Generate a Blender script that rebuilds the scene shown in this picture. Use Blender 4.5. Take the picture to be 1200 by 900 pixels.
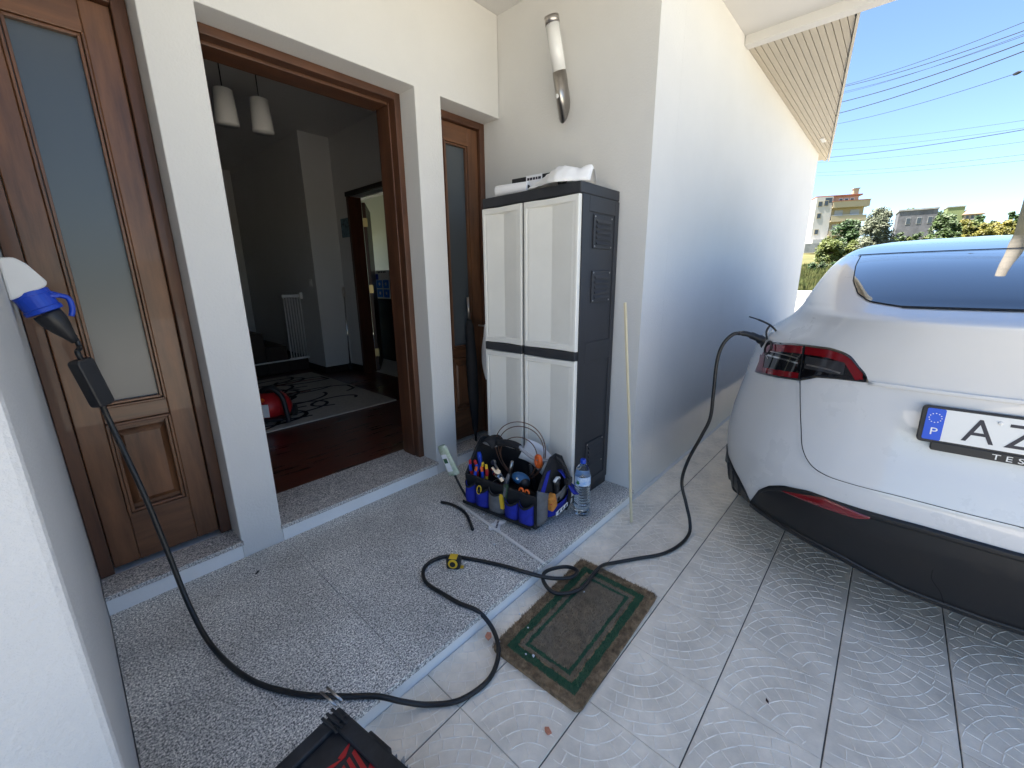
import bpy, bmesh, math, random
import numpy as np
from mathutils import Vector, Matrix, noise
random.seed(7)
for o in list(bpy.data.objects): bpy.data.objects.remove(o)
S = bpy.context.scene
COL = S.collection
R_ = math.radians
# ------------------------------------------------------------------ camera
F_PX, PITCH, ROLL, YAW = 483.96, 0.249885, 0.011385, 0.739241
def cam_axes():
    fwd0 = Vector((math.cos(YAW), math.sin(YAW), 0)); right0 = Vector((math.sin(YAW), -math.cos(YAW), 0)); dn0 = Vector((0, 0, -1))
    fwd = fwd0*math.cos(PITCH) + dn0*math.sin(PITCH); dn = dn0*math.cos(PITCH) - fwd0*math.sin(PITCH)
    r = right0*math.cos(ROLL) + dn*math.sin(ROLL); d = dn*math.cos(ROLL) - right0*math.sin(ROLL)
    return r, d, fwd
cr, cd, cf = cam_axes()
cam = bpy.data.cameras.new('camera'); camo = bpy.data.objects.new('camera', cam); COL.objects.link(camo)
camo.matrix_world = Matrix(((cr.x, -cd.x, -cf.x, 0), (cr.y, -cd.y, -cf.y, 0), (cr.z, -cd.z, -cf.z, 1.35), (0, 0, 0, 1)))
cam.sensor_fit = 'HORIZONTAL'; cam.sensor_width = 36; cam.lens = 36*F_PX/1200; cam.clip_start = .02; cam.clip_end = 3000
S.camera = camo
# ------------------------------------------------------------------ light
SUN = Vector((-.22, .38, 1.0)).normalized()
w = bpy.data.worlds.new('World'); S.world = w; w.use_nodes = True
nt = w.node_tree; bg = nt.nodes['Background']; sky = nt.nodes.new('ShaderNodeTexSky'); sky.sky_type = 'NISHITA'; sky.sun_disc = False
sky.sun_elevation = math.asin(SUN.z); sky.sun_rotation = math.atan2(SUN.x, SUN.y); sky.altitude = 1200; sky.air_density = 1.0; sky.dust_density = .1; sky.ozone_density = 3.5
nt.links.new(sky.outputs[0], bg.inputs[0]); bg.inputs[1].default_value = .052
sl = bpy.data.lights.new('sun', 'SUN'); sl.energy = 3.7; sl.angle = R_(.53); sl.color = (1, .95, .87)
slo = bpy.data.objects.new('sun', sl); COL.objects.link(slo); slo.rotation_euler = SUN.to_track_quat('Z', 'Y').to_euler(); slo.location = (0, 0, 30)
S.view_settings.view_transform = 'Standard'; S.view_settings.look = 'None'; S.view_settings.gamma = 1; S.view_settings.use_curve_mapping = False
S.view_settings.exposure = 2.6
S.render.engine = 'CYCLES'
S.cycles.max_bounces = 12; S.cycles.diffuse_bounces = 6; S.cycles.glossy_bounces = 6; S.cycles.transmission_bounces = 10; S.cycles.transparent_max_bounces = 16

# ------------------------------------------------------------------ materials
MATS = {}
def lin(c):
    return tuple(((v/12.92) if v <= .04045 else ((v+.055)/1.055)**2.4) for v in [x/255 for x in c])
def M(name, col, rough=.5, metal=0, var=0, vs=4, bump=0, bs=60, bd=.01, coat=0, trans=0, ior=1.45, spec=None, coords='pos', stretch=None, col2=None, emit=0, sheen=0):
    """procedural principled material: colour mottled by noise, fine bump from noise"""
    m = bpy.data.materials.new(name); m.use_nodes = True; n = m.node_tree.nodes; l = m.node_tree.links; b = n['Principled BSDF']
    b.inputs['Base Color'].default_value = (*col, 1); b.inputs['Roughness'].default_value = rough; b.inputs['Metallic'].default_value = metal
    b.inputs['Coat Weight'].default_value = coat; b.inputs['Coat Roughness'].default_value = .03; b.inputs['Transmission Weight'].default_value = trans; b.inputs['IOR'].default_value = ior
    if spec is not None: b.inputs['Specular IOR Level'].default_value = spec
    if sheen: b.inputs['Sheen Weight'].default_value = sheen
    if emit: b.inputs['Emission Color'].default_value = (*col, 1); b.inputs['Emission Strength'].default_value = emit
    if var or bump:
        if coords == 'pos': g = n.new('ShaderNodeNewGeometry'); co = g.outputs['Position']
        else: g = n.new('ShaderNodeTexCoord'); co = g.outputs['Object']
        if stretch:
            mp = n.new('ShaderNodeMapping'); mp.inputs['Scale'].default_value = stretch; l.new(co, mp.inputs[0]); co = mp.outputs[0]
    if var:
        t = n.new('ShaderNodeTexNoise'); t.inputs['Scale'].default_value = vs; t.inputs['Detail'].default_value = 8; t.inputs['Roughness'].default_value = .62; l.new(co, t.inputs['Vector'])
        rp = n.new('ShaderNodeValToRGB'); c2 = col2 or tuple(min(1, v*(1+var)) for v in col); c1 = tuple(v*(1-var) for v in col) if not col2 else col
        rp.color_ramp.elements[0].position = .32; rp.color_ramp.elements[1].position = .68
        rp.color_ramp.elements[0].color = (*c1, 1); rp.color_ramp.elements[1].color = (*c2, 1)
        l.new(t.outputs['Fac'], rp.inputs[0]); l.new(rp.outputs[0], b.inputs['Base Color'])
        mr = n.new('ShaderNodeMapRange'); mr.inputs['To Min'].default_value = max(0, rough-.08); mr.inputs['To Max'].default_value = min(1, rough+.1); l.new(t.outputs['Fac'], mr.inputs[0]); l.new(mr.outputs[0], b.inputs['Roughness'])
    if bump:
        t2 = n.new('ShaderNodeTexNoise'); t2.inputs['Scale'].default_value = bs; t2.inputs['Detail'].default_value = 5; l.new(co, t2.inputs['Vector'])
        bp = n.new('ShaderNodeBump'); bp.inputs['Strength'].default_value = bump; bp.inputs['Distance'].default_value = bd; l.new(t2.outputs['Fac'], bp.inputs['Height']); l.new(bp.outputs[0], b.inputs['Normal'])
    MATS[name] = m; return m
def wood(name, c1, c2, axis, rough=.38):
    st = [6, 6, 6]; st[axis] = .8
    m = M(name, c1, rough, var=.3, vs=3.2, col2=c2, stretch=st, bump=.12, bs=14, bd=.004, coat=.15); return m
W_V = wood('dark_wood_vertical', (.075, .032, .016), (.20, .088, .040), 2)
W_H = wood('dark_wood_horizontal', (.075, .032, .016), (.20, .088, .040), 0)
W_F = wood('frame_wood', (.055, .024, .014), (.13, .055, .028), 2, .45)
W_FH = wood('frame_wood_horizontal', (.055, .024, .014), (.13, .055, .028), 0, .45)
W_Y = wood('interior_door_wood', (.05, .014, .007), (.10, .03, .014), 2)
PLASTER = M('white_plaster', (.65, .645, .63), .9, var=.035, vs=1.3, bump=.35, bs=120, bd=.004)
BAND = M('white_masonry_paint', (.82, .815, .80), .8, var=.04, vs=3, bump=.3, bs=60, bd=.004)
PLASTER_R = M('rough_white_plaster', (.56, .56, .555), .92, var=.03, vs=2, bump=.6, bs=95, bd=.006)
CEIL = M('ceiling_paint', (.64, .63, .61), .9, var=.03, vs=1, bump=.2, bs=90, bd=.003)
INWALL = M('interior_paint', (.58, .58, .58), .85, var=.03, vs=1)
INFLOOR = M('red_wood_floor', (.085, .017, .010), .28, var=.4, vs=3, stretch=(1.2, 9, 1), coat=.2)
def granite(name, base=.30, warm=1.0, blotch=.25, sc=330):
    m = bpy.data.materials.new(name); m.use_nodes = True; n = m.node_tree.nodes; l = m.node_tree.links; b = n['Principled BSDF']
    g = n.new('ShaderNodeNewGeometry')
    v = n.new('ShaderNodeTexNoise'); v.inputs['Scale'].default_value = sc; v.inputs['Detail'].default_value = 4; v.inputs['Roughness'].default_value = .85; l.new(g.outputs['Position'], v.inputs['Vector'])
    rp = n.new('ShaderNodeValToRGB'); e = rp.color_ramp.elements
    e[0].position = .41; e[0].color = (base*.10, base*.10, base*.11, 1); e[1].position = .61; e[1].color = (base*2.0*warm, base*1.94, base*1.78, 1)
    x = e.new(.465); x.color = (base*.62*warm, base*.63, base*.60, 1); x = e.new(.535); x.color = (base*1.22*warm, base*1.20, base*1.12, 1)
    l.new(v.outputs['Fac'], rp.inputs[0])
    t = n.new('ShaderNodeTexNoise'); t.inputs['Scale'].default_value = 3.1; t.inputs['Detail'].default_value = 6; t.inputs['Roughness'].default_value = .6; l.new(g.outputs['Position'], t.inputs['Vector'])
    r2 = n.new('ShaderNodeMapRange'); r2.inputs['From Min'].default_value = .35; r2.inputs['From Max'].default_value = .65; r2.inputs['To Min'].default_value = 1-blotch; r2.inputs['To Max'].default_value = 1.0; l.new(t.outputs['Fac'], r2.inputs[0])
    mx = n.new('ShaderNodeMix'); mx.data_type = 'RGBA'; mx.blend_type = 'MULTIPLY'; mx.inputs[0].default_value = 1
    cb = n.new('ShaderNodeCombineColor')
    for i in range(3): l.new(r2.outputs[0], cb.inputs[i])
    l.new(rp.outputs[0], mx.inputs[6]); l.new(cb.outputs[0], mx.inputs[7]); l.new(mx.outputs[2], b.inputs['Base Color'])
    b.inputs['Roughness'].default_value = .55
    bp = n.new('ShaderNodeBump'); bp.inputs['Strength'].default_value = .12; bp.inputs['Distance'].default_value = .002; l.new(v.outputs['Fac'], bp.inputs['Height']); l.new(bp.outputs[0], b.inputs['Normal'])
    MATS[name] = m; return m
GRANITE = granite('grey_granite', .64, 1.02, .3, 165)
GRANITE_S = granite('sill_granite', .54, 1.05, .25, 165)
TILE = M('grey_ceramic_tile', (.83, .74, .615), .42, var=.17, vs=7, bump=.25, bs=160, bd=.002)
TILE_F = M('far_tile', (.66, .60, .50), .5, var=.15, vs=7, bump=.4, bs=30, bd=.004)
RIDGE = M('tile_relief', (.88, .80, .69), .45, var=.1, vs=9)
GROUT = M('dark_grout', (.10, .095, .09), .95, var=.3, vs=30)
GLASS_D = M('frosted_dark_glass', (.075, .088, .098), .24, spec=.6)
BLACKP = M('black_plastic', (.018, .018, .02), .42, var=.25, vs=20, bump=.1, bs=300, bd=.001)
CABLE = M('black_rubber', (.014, .014, .015), .38)
DKGREY = M('anthracite_plastic', (.030, .032, .038), .55, var=.12, vs=9, bump=.15, bs=400, bd=.001)
CREAM = M('cream_plastic', (.79, .78, .73), .5, var=.03, vs=5, bump=.12, bs=420, bd=.001)
WHITEP = M('white_plastic', (.70, .70, .69), .4, var=.03, vs=6)
BLUEP = M('blue_plastic', (.012, .06, .48), .33)
STEEL = M('brushed_steel', (.50, .47, .44), .3, metal=1, var=.1, vs=5, stretch=(40, 40, 2))
CHROME = M('chrome', (.7, .7, .7), .14, metal=1)
FROST = M('frosted_white_glass', (.80, .80, .78), .25, coat=.4)
RED = M('red_plastic', (.42, .015, .018), .4)
ORANGE = M('orange_plastic', (.75, .13, .02), .42)
YELLOW = M('yellow_plastic', (.75, .48, .03), .4)
BLUECLOTH = M('blue_nylon', (.012, .022, .30), .8, var=.25, vs=25, bump=.5, bs=500, bd=.002)
GREYCLOTH = M('grey_nylon', (.13, .13, .135), .85, var=.2, vs=25, bump=.5, bs=500, bd=.002)
BLACKCLOTH = M('black_nylon', (.014, .014, .016), .8, var=.3, vs=25, bump=.5, bs=500, bd=.002)
PAPER = M('white_paper', (.78, .78, .80), .8)
BAGWHITE = M('thin_white_plastic', (.80, .80, .80), .42, var=.04, vs=8)
CLEAR = M('clear_plastic', (.93, .97, 1), .04, trans=1, ior=1.3)
WATER = M('water', (.90, .96, 1), .0, trans=1, ior=1.33)
STICKW = M('pale_stick', (.60, .53, .36), .6, var=.12, vs=8, stretch=(20, 20, 1))
PAINT = M('white_car_paint', (.65, .655, .66), .28, coat=1, var=.012, vs=3)
CARGLASS = M('car_glass', (.006, .007, .009), .02, spec=.8, coat=1)
CLAD = M('black_cladding', (.011, .011, .012), .42, var=.1, vs=5, bump=.1, bs=500, bd=.001)
LENS = M('dark_lamp_housing', (.006, .006, .007), .06, coat=1)
REDL = M('red_lamp_lens', (.17, .006, .010), .10, coat=1)
SMOKE = M('smoked_lamp_lens', (.035, .035, .038), .08, coat=1)
RUBBER = M('tyre_rubber', (.012, .012, .012), .8)
PLATEW = M('plate_white', (.76, .77, .76), .35)
PLATEB = M('plate_blue', (.012, .09, .62), .35)
PLATEI = M('plate_ink', (.02, .02, .035), .4)
CONC = M('concrete', (.28, .28, .27), .9, var=.25, vs=1.5, bump=.4, bs=12)

# ------------------------------------------------------------------ mesh helpers
class MB:
    def __init__(s): s.v = []; s.f = []
    def add(s, vs, fs):
        o = len(s.v); s.v += [tuple(v) for v in vs]; s.f += [tuple(i+o for i in f) for f in fs]; return s
    def box(s, x0, x1, y0, y1, z0, z1):
        return s.add([(x0,y0,z0),(x1,y0,z0),(x1,y1,z0),(x0,y1,z0),(x0,y0,z1),(x1,y0,z1),(x1,y1,z1),(x0,y1,z1)],
                     [(3,2,1,0),(4,5,6,7),(0,1,5,4),(1,2,6,5),(2,3,7,6),(3,0,4,7)])
    def tube(s, pts, r, seg=10, caps=True):
        pts = [Vector(p) for p in pts]; n = len(pts); rs = r if isinstance(r, (list, tuple)) else [r]*n
        t0 = (pts[1]-pts[0]).normalized(); up = Vector((0,0,1)) if abs(t0.z) < .9 else Vector((1,0,0)); a = t0.cross(up).normalized()
        vs = []
        for i, p in enumerate(pts):
            t = (pts[min(i+1,n-1)]-pts[max(i-1,0)]).normalized(); a = (a - t*a.dot(t)).normalized(); b = t.cross(a)
            for k in range(seg):
                th = 2*math.pi*k/seg; vs.append(p + (a*math.cos(th)+b*math.sin(th))*rs[i])
        fs = [(i*seg+k, i*seg+(k+1)%seg, (i+1)*seg+(k+1)%seg, (i+1)*seg+k) for i in range(n-1) for k in range(seg)]
        if caps: fs += [tuple(range(seg))[::-1], tuple((n-1)*seg+k for k in range(seg))]
        return s.add(vs, fs)
    def lathe(s, prof, c=(0,0,0), seg=24, axis=None):
        """prof: list of (radius, height) turned about axis through c"""
        ax = Vector(axis or (0,0,1)).normalized(); a = ax.orthogonal().normalized(); b = ax.cross(a); c = Vector(c); vs = []
        for r, h in prof:
            for k in range(seg):
                th = 2*math.pi*k/seg; vs.append(c + ax*h + (a*math.cos(th)+b*math.sin(th))*r)
        n = len(prof); fs = [(i*seg+k, i*seg+(k+1)%seg, (i+1)*seg+(k+1)%seg, (i+1)*seg+k) for i in range(n-1) for k in range(seg)]
        fs += [tuple(range(seg))[::-1], tuple((n-1)*seg+k for k in range(seg))]
        return s.add(vs, fs)
    def prism(s, poly, d0, d1, fn):
        """poly of 2-D points pushed from d0 to d1; fn(a, b, d) -> xyz"""
        n = len(poly); vs = [fn(a, b, d0) for a, b in poly] + [fn(a, b, d1) for a, b in poly]
        return s.add(vs, [tuple(range(n))[::-1], tuple(range(n, 2*n))] + [(i, (i+1)%n, n+(i+1)%n, n+i) for i in range(n)])
    def grid(s, fn, nu, nv):
        vs = [fn(i/nu, j/nv) for j in range(nv+1) for i in range(nu+1)]
        return s.add(vs, [(j*(nu+1)+i, j*(nu+1)+i+1, (j+1)*(nu+1)+i+1, (j+1)*(nu+1)+i) for j in range(nv) for i in range(nu)])
    def mesh(s, name, mat, smooth=False):
        me = bpy.data.meshes.new(name); me.from_pydata(s.v, [], s.f); me.update()
        bm = bmesh.new(); bm.from_mesh(me); bmesh.ops.recalc_face_normals(bm, faces=bm.faces); bm.to_mesh(me); bm.free()
        if mat: me.materials.append(mat)
        if smooth: me.polygons.foreach_set('use_smooth', [True]*len(me.polygons))
        return me
    def build(s, name, mat, parent=None, smooth=False, bevel=0, seg=2, solid=0, sub=0):
        return link(name, s.mesh(name, mat, smooth), parent, bevel, seg, solid, sub)
def link(name, me, parent=None, bevel=0, seg=2, solid=0, sub=0):
    o = bpy.data.objects.new(name, me); COL.objects.link(o); o.parent = parent
    if solid: md = o.modifiers.new('solid', 'SOLIDIFY'); md.thickness = solid; md.offset = 0
    if bevel: md = o.modifiers.new('bevel', 'BEVEL'); md.width = bevel; md.segments = seg; md.limit_method = 'ANGLE'; md.angle_limit = R_(40)
    if sub: md = o.modifiers.new('sub', 'SUBSURF'); md.levels = sub; md.render_levels = sub
    return o
def box(name, mat, dims, parent=None, bevel=0, seg=2): return MB().box(*dims).build(name, mat, parent, bevel=bevel, seg=seg)
def tag(o, label=None, cat=None, group=None, kind=None):
    for k, v in (('label', label), ('category', cat), ('group', group), ('kind', kind)):
        if v: o[k] = v
    return o
def thing(name, label, cat, loc=(0,0,0), rz=0, group=None):
    o = bpy.data.objects.new(name, None); COL.objects.link(o); o.location = loc; o.rotation_euler = (0, 0, rz); o.empty_display_size = .1
    return tag(o, label, cat, group)
def spline(pts, n=8):
    P = [Vector(p) for p in pts]; out = []
    for i in range(len(P)-1):
        p0, p1, p2, p3 = P[max(i-1,0)], P[i], P[i+1], P[min(i+2,len(P)-1)]
        for k in range(n):
            t = k/n; out.append(.5*((2*p1)+(p2-p0)*t+(2*p0-5*p1+4*p2-p3)*t*t+(3*p1-p0-3*p2+p3)*t**3))
    return out+[P[-1]]
def text(name, body, size, mat, mtx, parent=None, depth=.0008, align='LEFT', stretch=1):
    cu = bpy.data.curves.new(name, 'FONT'); cu.body = body; cu.size = size; cu.extrude = depth; cu.align_x = align; cu.resolution_u = 3
    to = bpy.data.objects.new(name, cu); COL.objects.link(to); dg = bpy.context.evaluated_depsgraph_get()
    me = bpy.data.meshes.new_from_object(to.evaluated_get(dg)); bpy.data.objects.remove(to)
    me.transform(Matrix.Diagonal((stretch, 1, 1, 1))); me.transform(mtx); me.materials.clear(); me.materials.append(mat)
    return link(name, me, parent)
def frame_mtx(o, x, y):
    x = Vector(x).normalized(); y = Vector(y).normalized(); z = x.cross(y); o = Vector(o)
    return Matrix(((x.x,y.x,z.x,o.x),(x.y,y.y,z.y,o.y),(x.z,y.z,z.z,o.z),(0,0,0,1)))
def at(px, d, z=None):
    """point straight ahead of picture column px on the horizon, d metres out"""
    v = cr*((px-600)/F_PX)+cf*1.0+cd*((318-450)/F_PX); h = Vector((v.x, v.y)).normalized()*d
    return Vector((h.x, h.y, 0 if z is None else z))
# ================================================================== SETTING
# ground far and near
def terrain(x, y):
    d = math.hypot(x, y); 
    pts = [(0,-.05),(11,-.05),(13,.35),(20,.85),(35,1.45),(50,2.6),(70,4.0),(100,5.5),(140,6.5),(900,7)]
    for (a, za), (b, zb) in zip(pts, pts[1:]):
        if d <= b: 
            t = (d-a)/(b-a); hz = za+(zb-za)*t; break
    else: hz = 7
    k = min(1, max(0, (x-9.5)/4))
    return (hz+.05)*k-.05 + (.12*noise.noise(Vector((x*.15, y*.15, 0)))*k)
GROUND = M('field_soil_and_grass', (.08, .09, .025), .95, var=.45, vs=.35, col2=(.18, .15, .055), bump=.5, bs=3, bd=.1)
def gfn(u, v):
    r = 9*(100**u)-9; th = -math.pi+2*math.pi*v; x = r*math.cos(th); y = r*math.sin(th); return (x, y, terrain(x, y))
tag(MB().grid(gfn, 90, 96).build('ground', GROUND, smooth=True), kind='structure')
# forecourt: grout bed, tiles, plain paving beyond
tag(box('forecourt', GROUT, (-.2438, 7.4, -1.2447, 1.0295, -.05, -.004)), kind='structure'); FORE = bpy.data.objects['forecourt']
tag(box('driveway', TILE_F, (7.41, 9.9, -9, 9, -.045, .0)), kind='structure')
tag(box('yard_paving', TILE_F, (-14, 7.4, -16, -1.2452, -.045, .0)), kind='structure')
tag(box('side_paving', TILE_F, (-14, -.2445, -1.2449, .98, -.045, .0)), kind='structure')
PITCHT = .2972; TX0 = 1.2425; TY0 = .2415; TS = PITCHT-.004
def ridge(mb, pts, wd=.0046, h=.0017):
    n = len(pts); vs = []
    for i, p in enumerate(pts):
        a = pts[max(i-1,0)]; b = pts[min(i+1,n-1)]; tx, ty = b[0]-a[0], b[1]-a[1]; L = math.hypot(tx, ty) or 1; nx, ny = -ty/L, tx/L
        k = wd*(.35 if i in (0, n-1) else random.uniform(.8, 1.15))/2; hh = h*(.35 if i in (0, n-1) else random.uniform(.75, 1.2))
        vs += [(p[0]+nx*k, p[1]+ny*k, -.0003), (p[0]+nx*k*.35, p[1]+ny*k*.35, hh), (p[0]-nx*k*.35, p[1]-ny*k*.35, hh), (p[0]-nx*k, p[1]-ny*k, -.0003)]
    fs = [(i*4+j, i*4+j+1, i*4+j+5, i*4+j+4) for i in range(n-1) for j in range(3)]
    mb.add(vs, fs)
def tile_mesh(seed):
    rnd = random.Random(seed); mb = MB(); h = TS/2; hx = (PITCHT-.0018)/2; hy = (PITCHT-.0042)/2
    mb.add([(-hx,-hy,-.012),(hx,-hy,-.012),(hx,hy,-.012),(-hx,hy,-.012),(-hx,-hy,-.0012),(hx,-hy,-.0012),(hx,hy,-.0012),(-hx,hy,-.0012),
            (-hx+.0012,-hy+.0012,0),(hx-.0012,-hy+.0012,0),(hx-.0012,hy-.0012,0),(-hx+.0012,hy-.0012,0)],
           [(0,1,5,4),(1,2,6,5),(2,3,7,6),(3,0,4,7),(4,5,9,8),(5,6,10,9),(6,7,11,10),(7,4,8,11),(8,9,10,11)])
    lim = h-.004
    def clip_add(pts):
        run = []
        for p in pts:
            if abs(p[0]) < lim and abs(p[1]) < lim: run.append(p)
            else:
                if len(run) > 2: ridge(mb, run)
                run = []
        if len(run) > 2: ridge(mb, run)
    # courses of small setts struck from the corner (-h,-h); every sett has its own slightly shifted edge
    def course(r0, r, amin, amax, dens):
        nj = max(1, round((r0+r)/2*(amax-amin)/dens)); cuts = [amin]+[amin+(j+rnd.uniform(-.16,.16))/nj*(amax-amin)+rnd.uniform(-.01,.01) for j in range(1, nj)]+[amax]
        sh = rnd.uniform(0, .6)*(amax-amin)/nj
        for a, b in zip(cuts, cuts[1:]):
            dr = rnd.uniform(-.0024, .0024); sl = rnd.uniform(-.002, .002); m = max(4, int((b-a)*r/.009))
            clip_add([(-h+(r+dr+sl*(q-.5)+rnd.uniform(-.0004,.0004))*math.cos(a+sh+(b-a)*q), -h+(r+dr+sl*(q-.5))*math.sin(a+sh+(b-a)*q)) for q in np.linspace(.03, 1.0, m)])
            a2 = b+sh+rnd.uniform(-.006,.006)/max(r, .05); clip_add([(-h+(r0+(r-r0)*q)*math.cos(b+sh+(a2-b-sh)*q), -h+(r0+(r-r0)*q)*math.sin(b+sh+(a2-b-sh)*q)) for q in (.04,.2,.4,.6,.8,.97)])
    radii = [.010,.046,.088,.130,.172,.214,.256,.293]
    for r0, r in zip(radii, radii[1:]): course(r0, r, 0, math.pi/2, .046)
    for r0, r in zip((.293,.328,.366,.402), (.328,.366,.402,.43)): course(r0, r, .12, math.pi/2-.12, .048)
    me = mb.mesh('tile', TILE); me.materials.append(RIDGE)
    for p in me.polygons:
        if p.index >= 9: p.material_index = 1
    return me
TM = [tile_mesh(s) for s in range(5)]
for ix in range(-5, 14):
    for iy in range(-5, 3):
        x = TX0+(ix+.5)*PITCHT; y = TY0+(iy+.5)*PITCHT
        if y+PITCHT/2 > 1.012+.3: continue
        o = bpy.data.objects.new('tile', TM[(ix*7+iy*3) % 5]); COL.objects.link(o); o.parent = FORE
        o.location = (x, y, random.uniform(-.0006, .0006)); o.rotation_euler = (random.uniform(-.0015,.0015), random.uniform(-.0015,.0015), R_(180) if iy % 2 == 0 else 0)
        yc = 1.029 if x > 2.2 else 1.010
        if y+TS/2 > yc:                       # cut tiles along the step
            me = o.data.copy(); bm = bmesh.new(); bm.from_mesh(me); mw = Matrix.Translation(o.location) @ o.rotation_euler.to_matrix().to_4x4(); inv = mw.inverted()
            bmesh.ops.bisect_plane(bm, geom=bm.verts[:]+bm.edges[:]+bm.faces[:], plane_co=inv @ Vector((0, yc, 0)), plane_no=(inv.to_3x3() @ Vector((0, 1, 0))), clear_outer=True); bm.to_mesh(me); bm.free(); o.data = me
for ix in range(14, 20):                          # plain far tiles
    for iy in range(-5, 3):
        x = TX0+(ix+.5)*PITCHT; y = TY0+(iy+.5)*PITCHT; y1 = min(y+TS/2, 1.029); MB().box(x-TS/2, x+TS/2, y-TS/2, y1, -.012, 0).build('tile', TILE, FORE)

# porch platform: granite slabs on a white painted base
plat = tag(box('porch_platform', BAND, (-.074, 2.204, 1.012, 2.095, -.045, .056)), kind='structure')
xs = [-.073, .585, 1.245, 2.203]; ys = [1.002, 1.45, 2.095]
for i in range(3):
    for j in range(2):
        x0 = xs[i]+.0006; x1 = xs[i+1]-.0006; y0 = ys[j]+(.0006 if j else 0); y1 = ys[j+1]-(.0006 if j == 0 else 0)
        box('slab', GRANITE, (x0, x1, y0, y1, .0562, .078), plat, bevel=.001)

# ================================================================== HOUSE
H = thing('house', 'white plastered house with porch recess, panelled eaves and wooden entrance', 'house', (2.2, 4, 0))
Hi = Matrix.Translation((-2.2, -4, 0))
def hp(name, mat, dims, bevel=0, parent=None):
    x0,x1,y0,y1,z0,z1 = dims
    return box(name, mat, (x0-2.2, x1-2.2, y0-4, y1-4, z0, z1), parent or H, bevel=bevel)
DW = 2.097; WB = 2.255                       # door wall face, back of the outer leaf
FW = [(-.072, 2.929), (2.202, 2.929), (2.202, 2.361), (1.722, 2.361), (1.722, -.04), (1.545, -.04), (1.545, 2.361), (.573, 2.361), (.573, -.04), (.396, -.04), (.396, 2.361), (-.072, 2.361)]
MB().prism(FW, DW, 2.45, lambda a, b, d: (a-2.2, d-4, b)).build('front_wall', PLASTER, H, bevel=.004)
hp('side_wall', PLASTER_R, (-7.0, -.075, .985, 2.9, -.04, 2.929), .012)
hp('end_wall', PLASTER, (2.5005, 7.15, 1.03, 1.33, -.04, 2.929), 0); hp('wall_head_filler', PLASTER, (3.603, 7.149, 1.032, 1.33, 2.9295, 3.0805))  # wall head: unseen filler added against light leaking into the rooms
hp('end_wall', PLASTER, (2.205, 2.50, 1.03, 2.46, -.04, 2.929), .0)
hp('base_strip', BAND, (-.073, .395, DW-.002, 2.45, -.04, .146)); hp('base_strip', BAND, (.574, 1.544, DW-.002, 2.449, -.04, .146)); hp('base_strip', BAND, (1.723, 2.2035, DW-.002, 2.45, -.04, .146))
for a, b in ((-.073, .402), (.568, 1.552), (1.717, 2.2035)): 
    hp('sill', GRANITE_S, (a, b, DW-.012, 2.236 if a != .568 else 2.452, .1465, .167), .002)
hp('base_fillet', PLASTER, (2.2055, 7.15, 1.006, 1.0298, -.03, .005), .002)
hp('porch_ceiling', CEIL, (-.9, 3.52, .25, 2.46, 2.93, 3.08))
hp('drip_edge', CEIL, (3.521, 3.60, .25, 1.029, 2.872, 3.08), .004)
hp('unseen_upper_storey', PLASTER, (-7, 7.15, 1.03, 9.5, 3.081, 5.7), .01)  # unseen storey, added and sized so the house shades forecourt and car
hp('end_gable', PLASTER, (6.85, 7.15, 1.331, 9.5, -.04, 3.08)); hp('rear_wall', PLASTER, (-7, 3.3, 9.2, 9.5, -.04, 3.08)); hp('rear_wall', PLASTER, (4.7, 6.849, 9.2, 9.5, -.04, 3.08)); hp('rear_wall', PLASTER, (3.3, 4.7, 9.2, 9.5, -.04, 1.15)); hp('rear_wall', PLASTER, (3.3, 4.7, 9.2, 9.5, 2.4, 3.08)); hp('far_side_wall', PLASTER, (-7, -6.7, 2.901, 9.199, -.04, 3.08))
# panelled eaves: separate boards running along the wall, cut on the slant
SOF = M('beige_eave_board', (.47, .42, .34), .55, var=.06, vs=5, stretch=(1, 12, 1))
sofp = MB().prism([(3.602, 1.03), (3.602, .44), (7.6, .985), (7.6, 1.2), (7.152,1.2), (7.152, 1.03)], 2.895, 3.08, lambda a, b, d: (a-2.2, b-4, d)).build('eave', MATS['beige_eave_board'], H)
def yedge(x): return .44+(x-3.602)*(.985-.44)/(7.6-3.602)
nb = 15; bw = (1.028-.445)/nb
for i in range(nb):
    y1 = 1.028-i*bw; y0 = y1-bw+.004
    xe1 = 3.602+(y1-.44)/(.985-.44)*(7.6-3.602) if y1 < .985 else 7.6; xe0 = 3.602+(y0-.44)/(.985-.44)*(7.6-3.602)
    xe1 = min(xe1, 7.6); xe0 = min(max(xe0, 3.66), 7.6)
    MB().prism([(3.602, y0), (xe0, y0), (xe1, y1), (3.602, y1)], 2.881, 2.8945, lambda a, b, d: (a-2.2, b-4, d)).build('board', SOF, sofp, bevel=.001)
MB().prism([(3.602, .42), (3.602, .436), (7.6, .981), (7.62, .981), (7.62, .965)], 2.872, 3.10, lambda a, b, d: (a-2.2, b-4, d)).build('barge_board', M('cream_trim', (.55,.51,.43), .6), H)
hp('eave_vent', WHITEP, (6.35, 6.52, .885, .925, 2.869, 2.8805), .002)
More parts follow.
